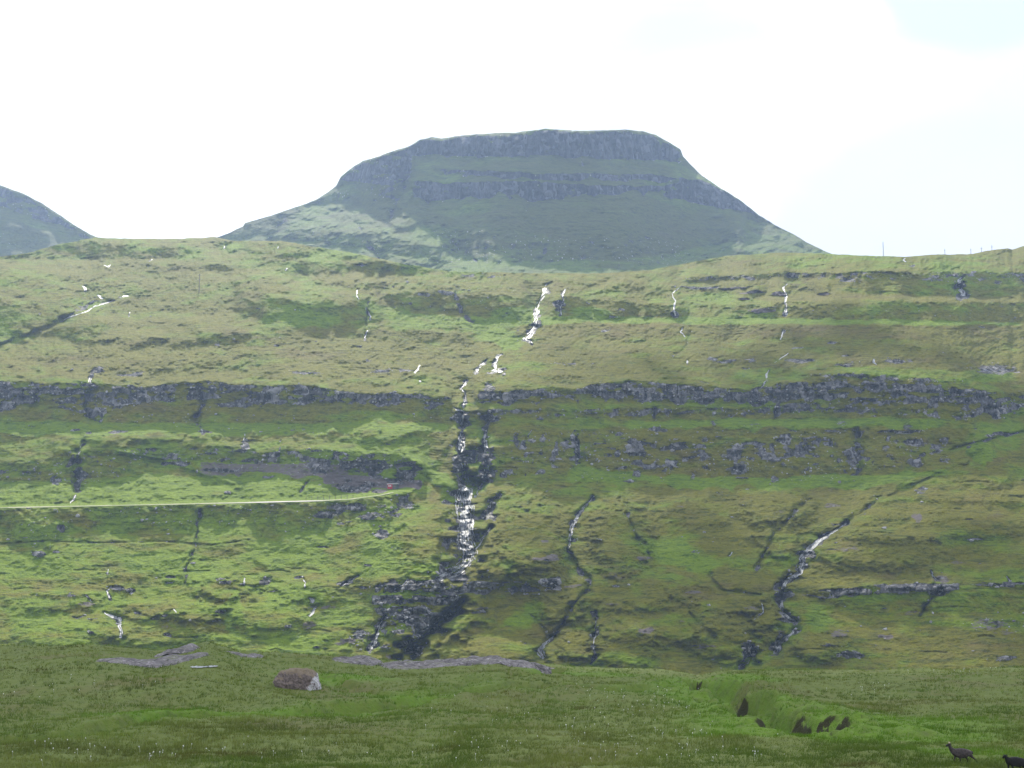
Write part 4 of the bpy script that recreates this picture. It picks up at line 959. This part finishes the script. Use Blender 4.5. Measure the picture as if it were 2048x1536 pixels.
V = np.stack([np.stack([bx - dx, by - dy, bz], -1), np.stack([bx + dx, by + dy, bz], -1), np.stack([bx + lean[0], by + lean[1], bz + hh], -1)], 1).reshape(-1, 3)
Fc = np.arange(n * NB * 3).reshape(-1, 3)
dry = np.clip(0.5 + 0.9 * fbm(tx_ / 7, ty_ / 10, 5, 3) + rg.normal(0, .18, n), 0, 1)[:, None]
lu_ = np.clip(tl_ * 1.1 + rg.normal(0, .12, n), 0, 1)[:, None]
red = np.clip(fbm(tx_ / 3, ty_ / 4, 6, 3) * 1.6 - .5, 0, .6)[:, None]
c = np.array([[.100, .155, .028]]) * (1 - dry) + np.array([[.180, .205, .055]]) * dry
c = c * (1 - red) + np.array([[.13, .095, .04]]) * red
c = c * (1 - lu_) + np.array([[.115, .215, .020]]) * lu_
c = np.clip(c * 1.15 * (0.9 + 0.35 * fbm(tx_ / 9, ty_ / 6, 2, 3))[:, None] * rg.uniform(.85, 1.15, (n, 1)), 0, 1)
C = np.repeat(np.repeat(c, NB, 0), 3, 0)
tag(raw_mesh('grass', V, Fc, blade_material(), {'tint': C}), kind='stuff', label='rough tussock grass covering the near meadow', cat='grass')

# cotton grass: a thin stem and a white tuft, single plants
M_STEM = simple('stem_green', (0.09, 0.12, 0.04)); M_COTTON = simple('cotton_white', (0.80, 0.80, 0.76), 0.95, 0.1, 30)
def cotton_proto(h, r_, drift):
    bm = bmesh.new()
    res = bmesh.ops.create_cone(bm, cap_ends=True, segments=4, radius1=.004, radius2=.003, depth=h, matrix=mathutils.Matrix.Translation((0, 0, h / 2)))
    for f in bm.faces: f.material_index = 0
    n0 = len(bm.faces)
    bmesh.ops.create_icosphere(bm, subdivisions=1, radius=r_, matrix=mathutils.Matrix.Translation((drift, 0, h)) @ mathutils.Matrix.Diagonal((1, .8, 1.35, 1)))
    bm.faces.ensure_lookup_table()
    for f in bm.faces[n0:]: f.material_index = 1
    for v in bm.verts:
        if v.co.z > h - r_ * 1.2: v.co += mathutils.Vector((random.uniform(-1, 1), random.uniform(-1, 1), random.uniform(-1, 1))) * r_ * .2
    me = bpy.data.meshes.new('cotton_grass'); bm.to_mesh(me); bm.free()
    me.materials.append(M_STEM); me.materials.append(M_COTTON)
    return me
protos = [cotton_proto(.34, .030, .015), cotton_proto(.28, .024, -.01), cotton_proto(.40, .036, .02), cotton_proto(.31, .027, .008)]
rc = np.random.default_rng(8)
spots = []
clusters = [(1215, 1390, 60, 14, 30), (1300, 1420, 70, 30, 34), (1180, 1450, 60, 20, 16), (1240, 1500, 120, 25, 26), (930, 1500, 120, 25, 22), (1350, 1390, 60, 20, 20), (1400, 1480, 80, 30, 26), (1500, 1520, 80, 14, 12),
            (1730, 1370, 80, 10, 16), (1900, 1345, 140, 8, 22), (150, 1500, 130, 20, 20), (360, 1510, 100, 16, 14), (170, 1395, 120, 8, 10), (60, 1400, 60, 8, 5), (900, 1400, 60, 12, 6), (1000, 1440, 120, 25, 12), (560, 1510, 100, 20, 10), (700, 1495, 60, 20, 5),
            (1820, 1420, 150, 30, 10), (680, 1345, 60, 8, 8), (250, 1345, 160, 12, 12), (1560, 1490, 50, 20, 10), (1000, 1345, 120, 8, 6)]
for (cx_, cy_, rx, ry, k) in clusters:
    for j in range(k):
        spots.append((cx_ + rc.normal(0, rx * .6), cy_ + rc.normal(0, ry * .6)))
spots = [s for s in spots if 1342 < s[1] < 1536 and 0 < s[0] < 2048][:300]
for (sx_, sy_) in spots:
    x, y = px2plane(sx_, min(sy_, 1530)); z = ground_z(x, y)
    o = bpy.data.objects.new('cotton_grass', protos[rc.integers(0, 4)]); col.objects.link(o)
    o.location = (x, y, z - .02); o.rotation_euler = (rc.normal(0, .12), rc.normal(0, .12), rc.uniform(0, 6.28))
    s = rc.uniform(.6, 1.0); o.scale = (s, s, s)
    tag(o, 'single white tuft of cotton grass on a thin stem in the near meadow', 'flower', 'cotton grass tufts dotting the meadow')

# =================================================================== bare slabs, pool and boulder
def rock_material(name, dark, pale, moss=None, scale=1.0):
    m, t, out = new_mat(name)
    pos = t.node('ShaderNodeTexCoord').outputs['Object']
    n1 = t.noise(pos, .8 * scale, 6, .7, .5); n2 = t.noise(pos, 3.2 * scale, 5, .75, .3)
    v = t.node('ShaderNodeTexVoronoi', feature='DISTANCE_TO_EDGE', i_Vector=t.scalevec(pos, .5, 1, 1.4), i_Scale=.9 * scale)
    c = t.mix(t.ramp(n1, .35, .68), dark, pale)
    c = t.mix(t.ramp(n2, .52, .66, 0, .75), c, tuple(min(1, q * 1.8) for q in pale))
    c = t.mix(t.ramp(v.outputs['Distance'], .05, .0, 0, .8), c, tuple(q * .4 for q in dark))
    if moss:
        gz = t.node('ShaderNodeSeparateXYZ', i_0=t.node('ShaderNodeNewGeometry').outputs['Normal']).outputs[2]
        c = t.mix(t.ramp(t.math('MULTIPLY', gz, t.math('ADD', n1, .35)), .84, .98, 0, .9), c, moss)
    bp = t.node('ShaderNodeBump', i_Height=t.math('ADD', n1, t.math('MULTIPLY', n2, .4)), i_Distance=.35, i_Strength=.9)
    b_ = t.node('ShaderNodeBsdfPrincipled', i_Base_Color=c, i_Roughness=.85)
    b_.inputs['Specular IOR Level'].default_value = .3
    t.l.new(bp.outputs[0], b_.inputs['Normal']); t.l.new(b_.outputs[0], out.inputs[0])
    return m
M_SLAB = rock_material('grey_slab', (.10, .092, .095), (.26, .235, .25), (.10, .12, .03))
M_BOULD = rock_material('lichened_boulder', (.055, .045, .04), (.16, .13, .12), (.11, .085, .045), 1.6)

def slab(name, X0, X1, Yb, height, depth, label, seed, lift=0.0, shape=None):
    """low glaciated slab, broad and shallow, lying in the turf"""
    xa, ya, za = on_meadow((X0 + X1) / 2, Yb)
    wid = (X1 - X0) / F * ya
    nx_, ny_ = max(40, int(wid * 5)), 44
    u = np.linspace(-1, 1, nx_)[None, :]; v = np.linspace(-1, 1, ny_)[:, None]
    xx = u * wid / 2 + 0 * v; yy = (v + 1) * depth / 2 + 0 * u
    prof = shape(u) if shape else 1
    rad = np.clip(1 - np.abs(u) ** 2.6 - np.abs(v) ** 3.0 * .9 + .35 * fbm(u * wid / 7, v * 2.2, seed, 3), 0, 1)
    hgt = height * prof * rad ** .45 * (0.72 + .55 * billow(xx / 4.0, yy / 2.0, seed + 1, 3)) + .18 * height * vn(xx / 1.1, yy / .8, 3) * rad
    gx = xx + xa; gy = yy + ya
    gz = meadow_fields(gx, np.minimum(gy, DE))[0]
    z = gz + hgt - .25 + lift * rad
    o = grid_mesh(name, xx, yy, z - za, M_SLAB)
    o.location = (xa, ya, za)
    return tag(o, label, 'rock outcrop', 'bare rock slabs along the meadow edge')
slab('rock_outcrop', 165, 392, 1333, .62, 9, 'rough grey slab of bare rock beside the small white pool', 3)
slab('rock_outcrop', 300, 385, 1312, .8, 5, 'small smooth slab above the larger rough one near the pool', 5)
slab('rock_outcrop', 440, 520, 1313, .55, 5, 'small grey outcrop just right of the grassy knoll', 2)
slab('rock_outcrop', 655, 760, 1328, .75, 6, 'left low outcrop at the start of the long slab', 1)
slab('rock_outcrop', 735, 1110, 1331, .8, 7, 'long pale smooth slab along the meadow edge under the dark cleft', 4)

def pond_material():
    m, t, out = new_mat('pool_water')
    pos = t.node('ShaderNodeTexCoord').outputs['Object']
    b_ = t.node('ShaderNodeBsdfPrincipled', i_Base_Color=(.03, .035, .04), i_Roughness=.06, i_IOR=1.33)
    b_.inputs['Specular IOR Level'].default_value = 1.0
    bp = t.node('ShaderNodeBump', i_Height=t.noise(pos, 3, 2, .5), i_Distance=.01, i_Strength=.4)
    t.l.new(bp.outputs[0], b_.inputs['Normal']); t.l.new(b_.outputs[0], out.inputs[0])
    return m
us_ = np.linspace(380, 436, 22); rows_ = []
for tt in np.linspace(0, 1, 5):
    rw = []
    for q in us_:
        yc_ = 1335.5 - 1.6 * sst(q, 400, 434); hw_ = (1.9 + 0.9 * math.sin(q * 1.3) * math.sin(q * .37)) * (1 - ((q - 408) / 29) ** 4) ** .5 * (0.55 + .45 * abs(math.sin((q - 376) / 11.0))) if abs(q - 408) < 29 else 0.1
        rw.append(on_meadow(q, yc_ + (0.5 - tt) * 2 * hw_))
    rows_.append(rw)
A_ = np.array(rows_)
tag(grid_mesh('water', A_[..., 0], A_[..., 1], A_[..., 2] + .07, M_FOAM_SKY, None, True), label='small pool of water painted sky white at the foot of the rough slab', kind='structure')  # pale foam colour stands in for sky reflected on the pool

def boulder():
    xa, ya, za = on_meadow(590, 1379)
    k = ya / F
    bm = bmesh.new()
    bmesh.ops.create_icosphere(bm, subdivisions=6, radius=1.0)
    co = np.array([v.co[:] for v in bm.verts])
    # outline of the block read along its length: height of the top, in metres
    xs = co[:, 0]
    topz = interp(xs, [(-1, .55), (-.86, .92), (-.6, 1.10), (-.2, 1.16), (.2, 1.14), (.5, 1.05), (.72, .95), (.9, .55), (1.0, .2)])
    sq = np.sign(co) * np.abs(co) ** .62
    x = sq[:, 0] * 50 * k * .98; y = sq[:, 1] * 1.25
    z = np.where(co[:, 2] > 0, sq[:, 2] * topz * 36 * k * .95, co[:, 2] * .35) + .12
    n1 = fbm(x * 1.3 + 3, y * 1.3 + z * 1.7, 2, 4); n2 = billow(x * 1.6 + z, y * 1.6 - z * 1.4, 4, 3)
    s = 1 + .10 * n1 - .20 * n2
    x, y, z = x * s, y * s, z * (1 + .06 * n1 - .08 * n2)
    for v, p in zip(bm.verts, zip(x, y, z)): v.co = p
    me = bpy.data.meshes.new('boulder'); bm.to_mesh(me); bm.free()
    # lichen: white crust low on the front and on the right end
    m, t, out = new_mat('boulder_stone')
    pos = t.node('ShaderNodeTexCoord').outputs['Object']; sp = t.node('ShaderNodeSeparateXYZ', i_0=pos)
    n1_ = t.noise(pos, 1.2, 6, .7, .6); n2_ = t.noise(pos, 4.5, 6, .75, .4)
    nz = t.node('ShaderNodeSeparateXYZ', i_0=t.node('ShaderNodeNewGeometry').outputs['Normal']).outputs[2]
    c_ = t.mix(t.ramp(n2_, .35, .65), (.075, .058, .056), (.25, .195, .19))
    c_ = t.mix(t.ramp(t.math('ADD', nz, t.math('MULTIPLY', n1_, .8)), .75, 1.15, 0, .8), c_, (.19, .145, .09))
    cr = t.math('ADD', t.ramp(sp.outputs[0], .55, 1.7), t.math('MULTIPLY', t.ramp(sp.outputs[2], .55, .15), .45))
    cr = t.math('ADD', cr, t.math('MULTIPLY', t.math('SUBTRACT', n1_, .5), 1.9))
    c_ = t.mix(t.math('MULTIPLY', t.ramp(cr, .72, .92), t.ramp(n2_, .40, .52)), c_, (.52, .50, .54))
    bp = t.node('ShaderNodeBump', i_Height=n2_, i_Distance=.12, i_Strength=.9)
    b_ = t.node('ShaderNodeBsdfPrincipled', i_Base_Color=c_, i_Roughness=.9)
    t.l.new(bp.outputs[0], b_.inputs['Normal']); t.l.new(b_.outputs[0], out.inputs[0])
    me.materials.append(m)
    for p in me.polygons: p.use_smooth = True
    o = bpy.data.objects.new('boulder', me); col.objects.link(o); o.location = (xa, ya + .9, za - .1)
    tag(o, 'big rounded brown boulder with white lichen on its right end, alone in the meadow', 'boulder')
boulder()

# =================================================================== small built things
def box(name, x0, x1, y0, y1, z0, z1, mat, parent=None, bevel=0.0, verts=None):
    bm = bmesh.new()
    bmesh.ops.create_cube(bm, size=1)
    for v in bm.verts:
        v.co = (x0 if v.co.x < 0 else x1, y0 if v.co.y < 0 else y1, z0 if v.co.z < 0 else z1)
    if bevel: bmesh.ops.bevel(bm, geom=bm.edges[:], offset=bevel, segments=1, affect='EDGES')
    me = bpy.data.meshes.new(name); bm.to_mesh(me); bm.free(); me.materials.append(mat)
    o = bpy.data.objects.new(name, me); col.objects.link(o)
    if parent: o.parent = parent
    return o
def empty(name, loc, rz=0):
    o = bpy.data.objects.new(name, None); col.objects.link(o); o.location = loc; o.rotation_euler = (0, 0, rz); return o
def rods(name, segs, r_, mat, parent=None, sides=6):
    bm = bmesh.new()
    for s_ in segs:
        a, b_ = mathutils.Vector(s_[0]), mathutils.Vector(s_[1]); ra = s_[2] if len(s_) > 2 else r_; rb = s_[3] if len(s_) > 3 else ra
        d_ = b_ - a
        mt = mathutils.Matrix.Translation((a + b_) / 2) @ d_.to_track_quat('Z', 'Y').to_matrix().to_4x4()
        bmesh.ops.create_cone(bm, cap_ends=True, segments=sides, radius1=ra, radius2=rb, depth=d_.length, matrix=mt)
    me = bpy.data.meshes.new(name); bm.to_mesh(me); bm.free(); me.materials.append(mat)
    o = bpy.data.objects.new(name, me); col.objects.link(o)
    if parent: o.parent = parent
    return o
M_RED = simple('red_paint', (.38, .035, .05), .6, .2, 2); M_GREY = simple('dark_boards', (.07, .08, .075), .8, .3, 2)
M_ROOF = simple("pale_sheet_roof", (.86, .80, .82), .45, .1, 1.5); M_WHITE = simple('white_paint', (.75, .75, .75), .6, .1, 3)
M_WOOD = simple('weathered_wood', (.12, .10, .09), .85, .3, 3); M_STEEL = simple('galvanised_steel', (.16, .17, .19), .5, .15, 3); M_CER = simple('insulator_white', (.8, .8, .82), .3, .05)

# shed on the grassy shelf at the end of the track
Xs, Ys = 785, 977.5
Ds = min(float(H.depth(q_, Ys)) for q_ in (772, 778, 785, 792, 798)) - .6
sx_, sy_, sz_ = P(Xs, Ys, Ds)
shed = empty('shed', (float(sx_), float(sy_), float(sz_) - .05), R(-8))
tag(shed, 'small red and dark shed with a pale flat roof at the end of the track', 'shed')
k = Ds / F
W2 = 10 * k
box('wall', -W2, -W2 * .02, 0, 2.6, 0, 1.75, M_RED, shed); box('wall', -W2 * .02 + .003, W2 * .92, .003, 2.6, 0, 1.72, M_GREY, shed)['label'] = 'dark grey boarded right wall'
rf = box('roof', -W2 - .25, W2 * .95 + .15, -.35, 2.9, 1.78, 1.93, M_ROOF, shed, .03)
for v in rf.data.vertices: v.co.z += .16 * (v.co.y + .3) / 3.2 + .05 * v.co.x / W2
for q in (-.72, -.40):
    wf = box('window', W2 * q - .2, W2 * q + .2, -.04, .02, .85, 1.4, M_WHITE, shed)
    box('pane', W2 * q - .13, W2 * q + .13, -.05, -.042, .92, 1.33, simple('shed_glass', (.45, .48, .5), .15), wf)
dr = box('door', W2 * .2, W2 * .62, -.03, .02, 0.02, 1.5, M_WOOD, shed)
box('handle', W2 * .56, W2 * .59, -.07, -.03, .7, .85, M_STEEL, dr)

# fence beside the track
fx = np.linspace(612, 706, 9)
fy = interp(fx, [(612, 999.5), (706, 997)])
pp = [P(a_, b_, float(H.depth(a_, b_)) - .2) for a_, b_ in zip(fx, fy)]
base = pp[0]
fence = empty('fence', tuple(float(q) for q in base)); tag(fence, 'low post and wire fence beside the track, left of the shed', 'fence')
for q in pp:
    l_ = [float(q[i]) - float(base[i]) for i in range(3)]
    rods('post', [((l_[0], l_[1], l_[2] - .3), (l_[0], l_[1], l_[2] + 1.35), .09, .08)], .09, M_WOOD, fence)
wires = []
for a_, b_ in zip(pp[:-1], pp[1:]):
    for hh_ in (.45, .8, 1.15):
        wires.append((tuple(float(a_[i]) - float(base[i]) + (hh_ if i == 2 else 0) for i in range(3)), tuple(float(b_[i]) - float(base[i]) + (hh_ if i == 2 else 0) for i in range(3))))
rods('wire', wires, .012, M_STEEL, fence, 4)

def sky_pos(X):
    Yt = float(interp(X, list(zip(H.xs, H.Y[-1])))); D = float(H.depth(X, Yt)) + 2
    return P(X, Yt + .6, D), D
# tall guyed mast behind the right skyline
def mast(X, Ytop, label):
    (x, y, z), D = sky_pos(X)
    h = (float(interp(X, list(zip(H.xs, H.Y[-1])))) - Ytop) / F * D * 1.0
    e = empty('radio_mast', (float(x), float(y), float(z) - .5)); tag(e, label, 'mast')
    w_ = .28; segs = []
    for i in range(3):
        a0 = i * 2.094; a1 = (i + 1) * 2.094
        segs.append(((w_ * math.cos(a0), w_ * math.sin(a0), 0), (w_ * .6 * math.cos(a0), w_ * .6 * math.sin(a0), h), .06, .05))
        nn = 10
        for j in range(nn):
            t0, t1 = j / nn, (j + 1) / nn
            segs.append(((w_ * (1 - .4 * t0) * math.cos(a0), w_ * (1 - .4 * t0) * math.sin(a0), h * t0), (w_ * (1 - .4 * t1) * math.cos(a1), w_ * (1 - .4 * t1) * math.sin(a1), h * t1), .03, .03))
    rods('lattice', segs, .04, M_STEEL, e); rods('antenna', [((0, 0, h), (0, 0, h + h * .08), .04, .02)], .03, M_STEEL, e)
    rods('guy_wire', [((0, 0, h * .85), (8 * math.cos(q), 8 * math.sin(q), 0)) for q in (.3, 2.4, 4.5)], .012, M_STEEL, e, 4)
mast(1767, 480, 'tall thin lattice mast standing on the right skyline')
def pole(x, y, z, h, label, arms, group='poles along the ridge', r0=.16):
    e = empty('utility_pole', (float(x), float(y), float(z) - .5)); tag(e, label, 'pole', group)
    rods('pole', [((0, 0, 0), (0, 0, h + .5), r0, r0 * .75)], .15, M_WOOD, e, 8)
    for (zz_, hw) in arms:
        ca_ = rods('crossarm', [((-hw, 0, zz_), (hw, 0, zz_), .08, .08)], .08, M_WOOD, e)
        for q in (-hw * .9, hw * .9): rods('insulator', [((q, 0, zz_ + .05), (q, 0, zz_ + .4), .07, .05)], .07, M_CER, ca_)
    return e
for X_, Yt_, arms, lab in [(1890, 497, 0, 'first short bare pole right of the tall mast'), (1942, 497, 0, 'second pole right of the tall mast, on the ridge'),
                           (1963, 496, 1, 'pole with a clear crossarm where the ridge starts to rise'), (1984, 494, 1, 'rightmost crossarm pole on the rise of the ridge')]:
    (x, y, z), D = sky_pos(X_)
    h = max(3.5, (float(interp(X_, list(zip(H.xs, H.Y[-1])))) - Yt_) / F * D)
    pole(x, y, z, h, lab, [(h * .8, 1.0)] if arms else [(h * .95, .5)])
Dp_ = float(H.depth(398, 584)); x, y, z = P(398, 584, Dp_)
hp = 38 / F * Dp_
e = pole(x, y, z, hp, 'tall weathered pole with three white insulators on the upper left slope', [(hp * .98, .9), (hp * .72, 1.0)], None, .22)

# =================================================================== sheep
def wool_material(name, c1, c2, rump=None):
    m, t, out = new_mat(name)
    pos = t.node('ShaderNodeTexCoord').outputs['Object']
    n1 = t.noise(pos, 14, 5, .7); sp = t.node('ShaderNodeSeparateXYZ', i_0=pos)
    c_ = t.mix(t.ramp(n1, .35, .65), c1, c2)
    if rump:
        # paler saddle over the rump and grey flanks, dark head and legs
        c_ = t.mix(t.math('MULTIPLY', t.ramp(sp.outputs[0], .22, .36), t.ramp(sp.outputs[2], .50, .60, 0, .8)), c_, rump)
        c_ = t.mix(t.ramp(sp.outputs[0], -.42, -.52), c_, (.03, .025, .025))
        c_ = t.mix(t.ramp(sp.outputs[2], .22, .14), c_, (.025, .022, .02))
    b_ = t.node('ShaderNodeBsdfPrincipled', i_Base_Color=c_, i_Roughness=.95)
    bp = t.node('ShaderNodeBump', i_Height=n1, i_Distance=.03, i_Strength=.9)
    t.l.new(bp.outputs[0], b_.inputs['Normal']); t.l.new(b_.outputs[0], out.inputs[0])
    return m
def skinned(name, verts, edges, radii, mat, sub=2, rootv=0):
    me = bpy.data.meshes.new(name); me.from_pydata(verts, edges, []); me.update()
    o = bpy.data.objects.new(name, me); col.objects.link(o)
    o.modifiers.new('skin', 'SKIN'); sv = me.skin_vertices[0].data
    for i, r_ in enumerate(radii):
        sv[i].radius = r_ if isinstance(r_, tuple) else (r_, r_); sv[i].use_root = (i == rootv)
    s_ = o.modifiers.new('sub', 'SUBSURF'); s_.levels = s_.render_levels = sub
    dg = bpy.context.evaluated_depsgraph_get(); new = bpy.data.meshes.new_from_object(o.evaluated_get(dg))
    o.modifiers.clear(); o.data = new; new.materials.clear(); new.materials.append(mat)
    for p in new.polygons: p.use_smooth = True
    return o
def sheep(loc, label, mat, dark, pose, rz=0, horn=None, sc_=1.0):
    e = empty('sheep', loc, rz); tag(e, label, 'sheep', 'sheep at the lower right corner')
    V, E, Rr = [], [], []
    def add(p, r_, link=None):
        V.append(p); Rr.append(r_)
        if link is not None: E.append((link, len(V) - 1))
        return len(V) - 1
    pel = add((.27, 0, .46), (.185, .215))
    mid = add((.06, 0, .42), (.215, .25), pel); ch = add((-.18, 0, .44), (.19, .235), mid); sh = add((-.33, 0, .48), (.12, .16), ch)
    nk = add(pose['neck'], .085, sh); hd = add(pose['head'], .068, nk); fh = add(pose['face'], .052, hd); mz = add(pose['muzzle'], .032, fh)
    tl = add((.41, 0, .50), .065, pel); add((.47, 0, .40), .04, tl)
    for k_, rt, sgn in (('fl', ch, 1), ('fr', ch, -1), ('hl', pel, 1), ('hr', pel, -1)):
        prev = rt
        for p_, r_ in pose[k_]: prev = add((p_[0], sgn * p_[1], p_[2]), r_, prev)
    body = skinned('body', V, E, Rr, mat); body.parent = e
    hx, hy, hz = pose['head']
    for s_ in (-1, 1):
        ear = skinned('ear', [(hx + .01, s_ * .05, hz + .03), (hx + .03, s_ * .10, hz + .03), (hx + .05, s_ * .15, hz + .015)], [(0, 1), (1, 2)], [.018, .026, .010], dark, 1); ear.parent = e
        eye = skinned('eye', [(hx - .055, s_ * .045, hz + .01), (hx - .06, s_ * .052, hz + .01)], [(0, 1)], [.010, .008], M_EYE, 1); eye.parent = e
    if horn:
        wool = skinned('fleece_cap', [(hx - .035, 0, hz + .055), (hx + .02, 0, hz + .075), (hx + .065, 0, hz + .045)], [(0, 1), (1, 2)], [.035, .045, .03], horn, 1); wool.parent = e
    e.scale = (sc_,) * 3
    return e
M_EYE = simple('eye_black', (.01, .01, .01), .2, 0)
M_WOOL = wool_material('brown_grey_fleece', (.030, .023, .024), (.075, .060, .058), (.30, .25, .21)); M_BLACK = wool_material('black_fleece', (.004, .004, .005), (.012, .011, .012)); M_FACE = simple('dark_hide', (.025, .02, .02), .8)
M_CREAM = simple('cream_wool', (.50, .40, .28), .9, .2, 20)
run = dict(neck=(-.44, 0, .62), head=(-.505, 0, .79), face=(-.565, 0, .765), muzzle=(-.64, 0, .71),
           fl=[((-.24, .10, .34), .065), ((-.24, .10, .24), .040), ((-.30, .10, .15), .024), ((-.22, .10, .05), .020), ((-.19, .10, .03), .022)],
           fr=[((-.14, .10, .33), .065), ((-.09, .10, .22), .038), ((-.10, .10, .13), .024), ((-.05, .10, .06), .020), ((-.03, .10, .04), .022)],
           hl=[((.24, .10, .33), .09), ((.20, .10, .24), .048), ((.285, .10, .17), .026), ((.27, .10, .05), .020), ((.24, .10, .02), .022)],
           hr=[((.36, .09, .37), .09), ((.40, .09, .29), .052), ((.53, .09, .20), .028), ((.62, .09, .06), .021), ((.66, .09, .00), .022)])
stand = dict(neck=(-.40, 0, .60), head=(-.47, 0, .70), face=(-.52, 0, .65), muzzle=(-.565, 0, .575),
             fl=[((-.26, .10, .32), .065), ((-.27, .10, .22), .040), ((-.26, .10, .12), .026), ((-.26, .10, .02), .022), ((-.29, .10, .0), .022)],
             fr=[((-.20, .10, .32), .065), ((-.18, .10, .22), .040), ((-.17, .10, .12), .026), ((-.17, .10, .02), .022), ((-.20, .10, .0), .022)],
             hl=[((.26, .10, .32), .09), ((.22, .10, .24), .050), ((.32, .10, .16), .028), ((.29, .10, .02), .022), ((.26, .10, .0), .022)],
             hr=[((.32, .09, .32), .09), ((.30, .09, .24), .050), ((.40, .09, .16), .028), ((.38, .09, .02), .022), ((.35, .09, .0), .022)])
xa, ya, za = on_meadow(1924, 1529)
sheep((xa, ya, za + .02), 'brown and grey sheep with a cream topped head, trotting left', M_WOOL, M_FACE, run, 0, M_CREAM, ya / F / .0214 * 1.0)
xa, ya, za = on_meadow(2029, 1536)
x, y = px2plane(2032, 1556)
sheep((x, y, ground_z(x, y) + .02), 'black sheep standing at the right edge, only partly in view', M_BLACK, M_FACE, stand, R(12), None, .95)

# =================================================================== clouds overhead and the air
def cloud(cx_, cy_, cz_, rx, ry, rz_, seed, mat, n=60):
    r = np.random.default_rng(seed)
    bm = bmesh.new()
    for i in range(n):
        a_ = r.uniform(0, 6.28); q = math.sqrt(r.uniform(0, 1)); s = rx * .22 * r.uniform(.7, 1.4) * (1.15 - .5 * q)
        mt = mathutils.Matrix.Translation((q * math.cos(a_) * rx, q * math.sin(a_) * ry, r.uniform(0, 1) * rz_ * (1 - q * q))) @ mathutils.Matrix.Diagonal((s, s * ry / rx * 1.1, s * .45, 1))
        bmesh.ops.create_icosphere(bm, subdivisions=3, radius=1, matrix=mt)
    co = np.array([v.co[:] for v in bm.verts])
    dd = 1 + .10 * fbm(co[:, 0] / 40, co[:, 1] / 40 + co[:, 2] / 30, seed, 3)
    for v, k_ in zip(bm.verts, dd): v.co = v.co * float(k_)
    me = bpy.data.meshes.new('cloud'); bm.to_mesh(me); bm.free(); me.materials.append(mat)
    for p in me.polygons: p.use_smooth = True
    o = bpy.data.objects.new('cloud', me); col.objects.link(o); o.location = (cx_, cy_, cz_)
    return tag(o, kind='structure')
def cloud_material(name, dens):
    m, t, out = new_mat(name)
    df = t.node('ShaderNodeBsdfDiffuse', i_Color=(.9, .9, .92)); tl = t.node('ShaderNodeBsdfTranslucent', i_Color=(.85, .87, .9)); tr = t.node('ShaderNodeBsdfTransparent')
    m1 = t.node('ShaderNodeMixShader', i_0=.5); t.l.new(df.outputs[0], m1.inputs[1]); t.l.new(tl.outputs[0], m1.inputs[2])
    m2 = t.node('ShaderNodeMixShader', i_0=dens); t.l.new(tr.outputs[0], m2.inputs[1]); t.l.new(m1.outputs[0], m2.inputs[2])
    t.l.new(m2.outputs[0], out.inputs[0])
    return m
def shade_from(x, y, z, hz):
    k_ = (hz - z) / sdir[2]
    return x + sdir[0] * k_, y + sdir[1] * k_
CZ = 900.0
x, y = shade_from(0, 95, 2, CZ)
cloud(x, y, CZ, 230, 125, 60, 4, cloud_material('cloud_thick', .50), 90)
x, y = shade_from(200, 400, 0, CZ)
cloud(x, y, CZ - 20, 185, 100, 40, 9, cloud_material('cloud_thin', .10), 80)

M_HAZE = bpy.data.materials.new('haze'); M_HAZE.use_nodes = True
ht = NT(M_HAZE.node_tree)
for nd in list(ht.n): ht.n.remove(nd)
ho = ht.node('ShaderNodeOutputMaterial')
hv = ht.node('ShaderNodeVolumePrincipled', i_Color=(.50, .67, 1.0), i_Density=0.00016, i_Anisotropy=0.35)
ht.l.new(hv.outputs[0], ho.inputs['Volume'])
allz = [0]
hz_top = float(max(P(1100, 255, Mn.depth(1100, 262))[2], P(-560, 235, Lh.depth(-560, 240))[2])) + 30
bx_ = box('haze', -1400, 1400, -60, 2400, -400, hz_top, M_HAZE)
tag(bx_, kind='stuff')
print('haze top', hz_top)
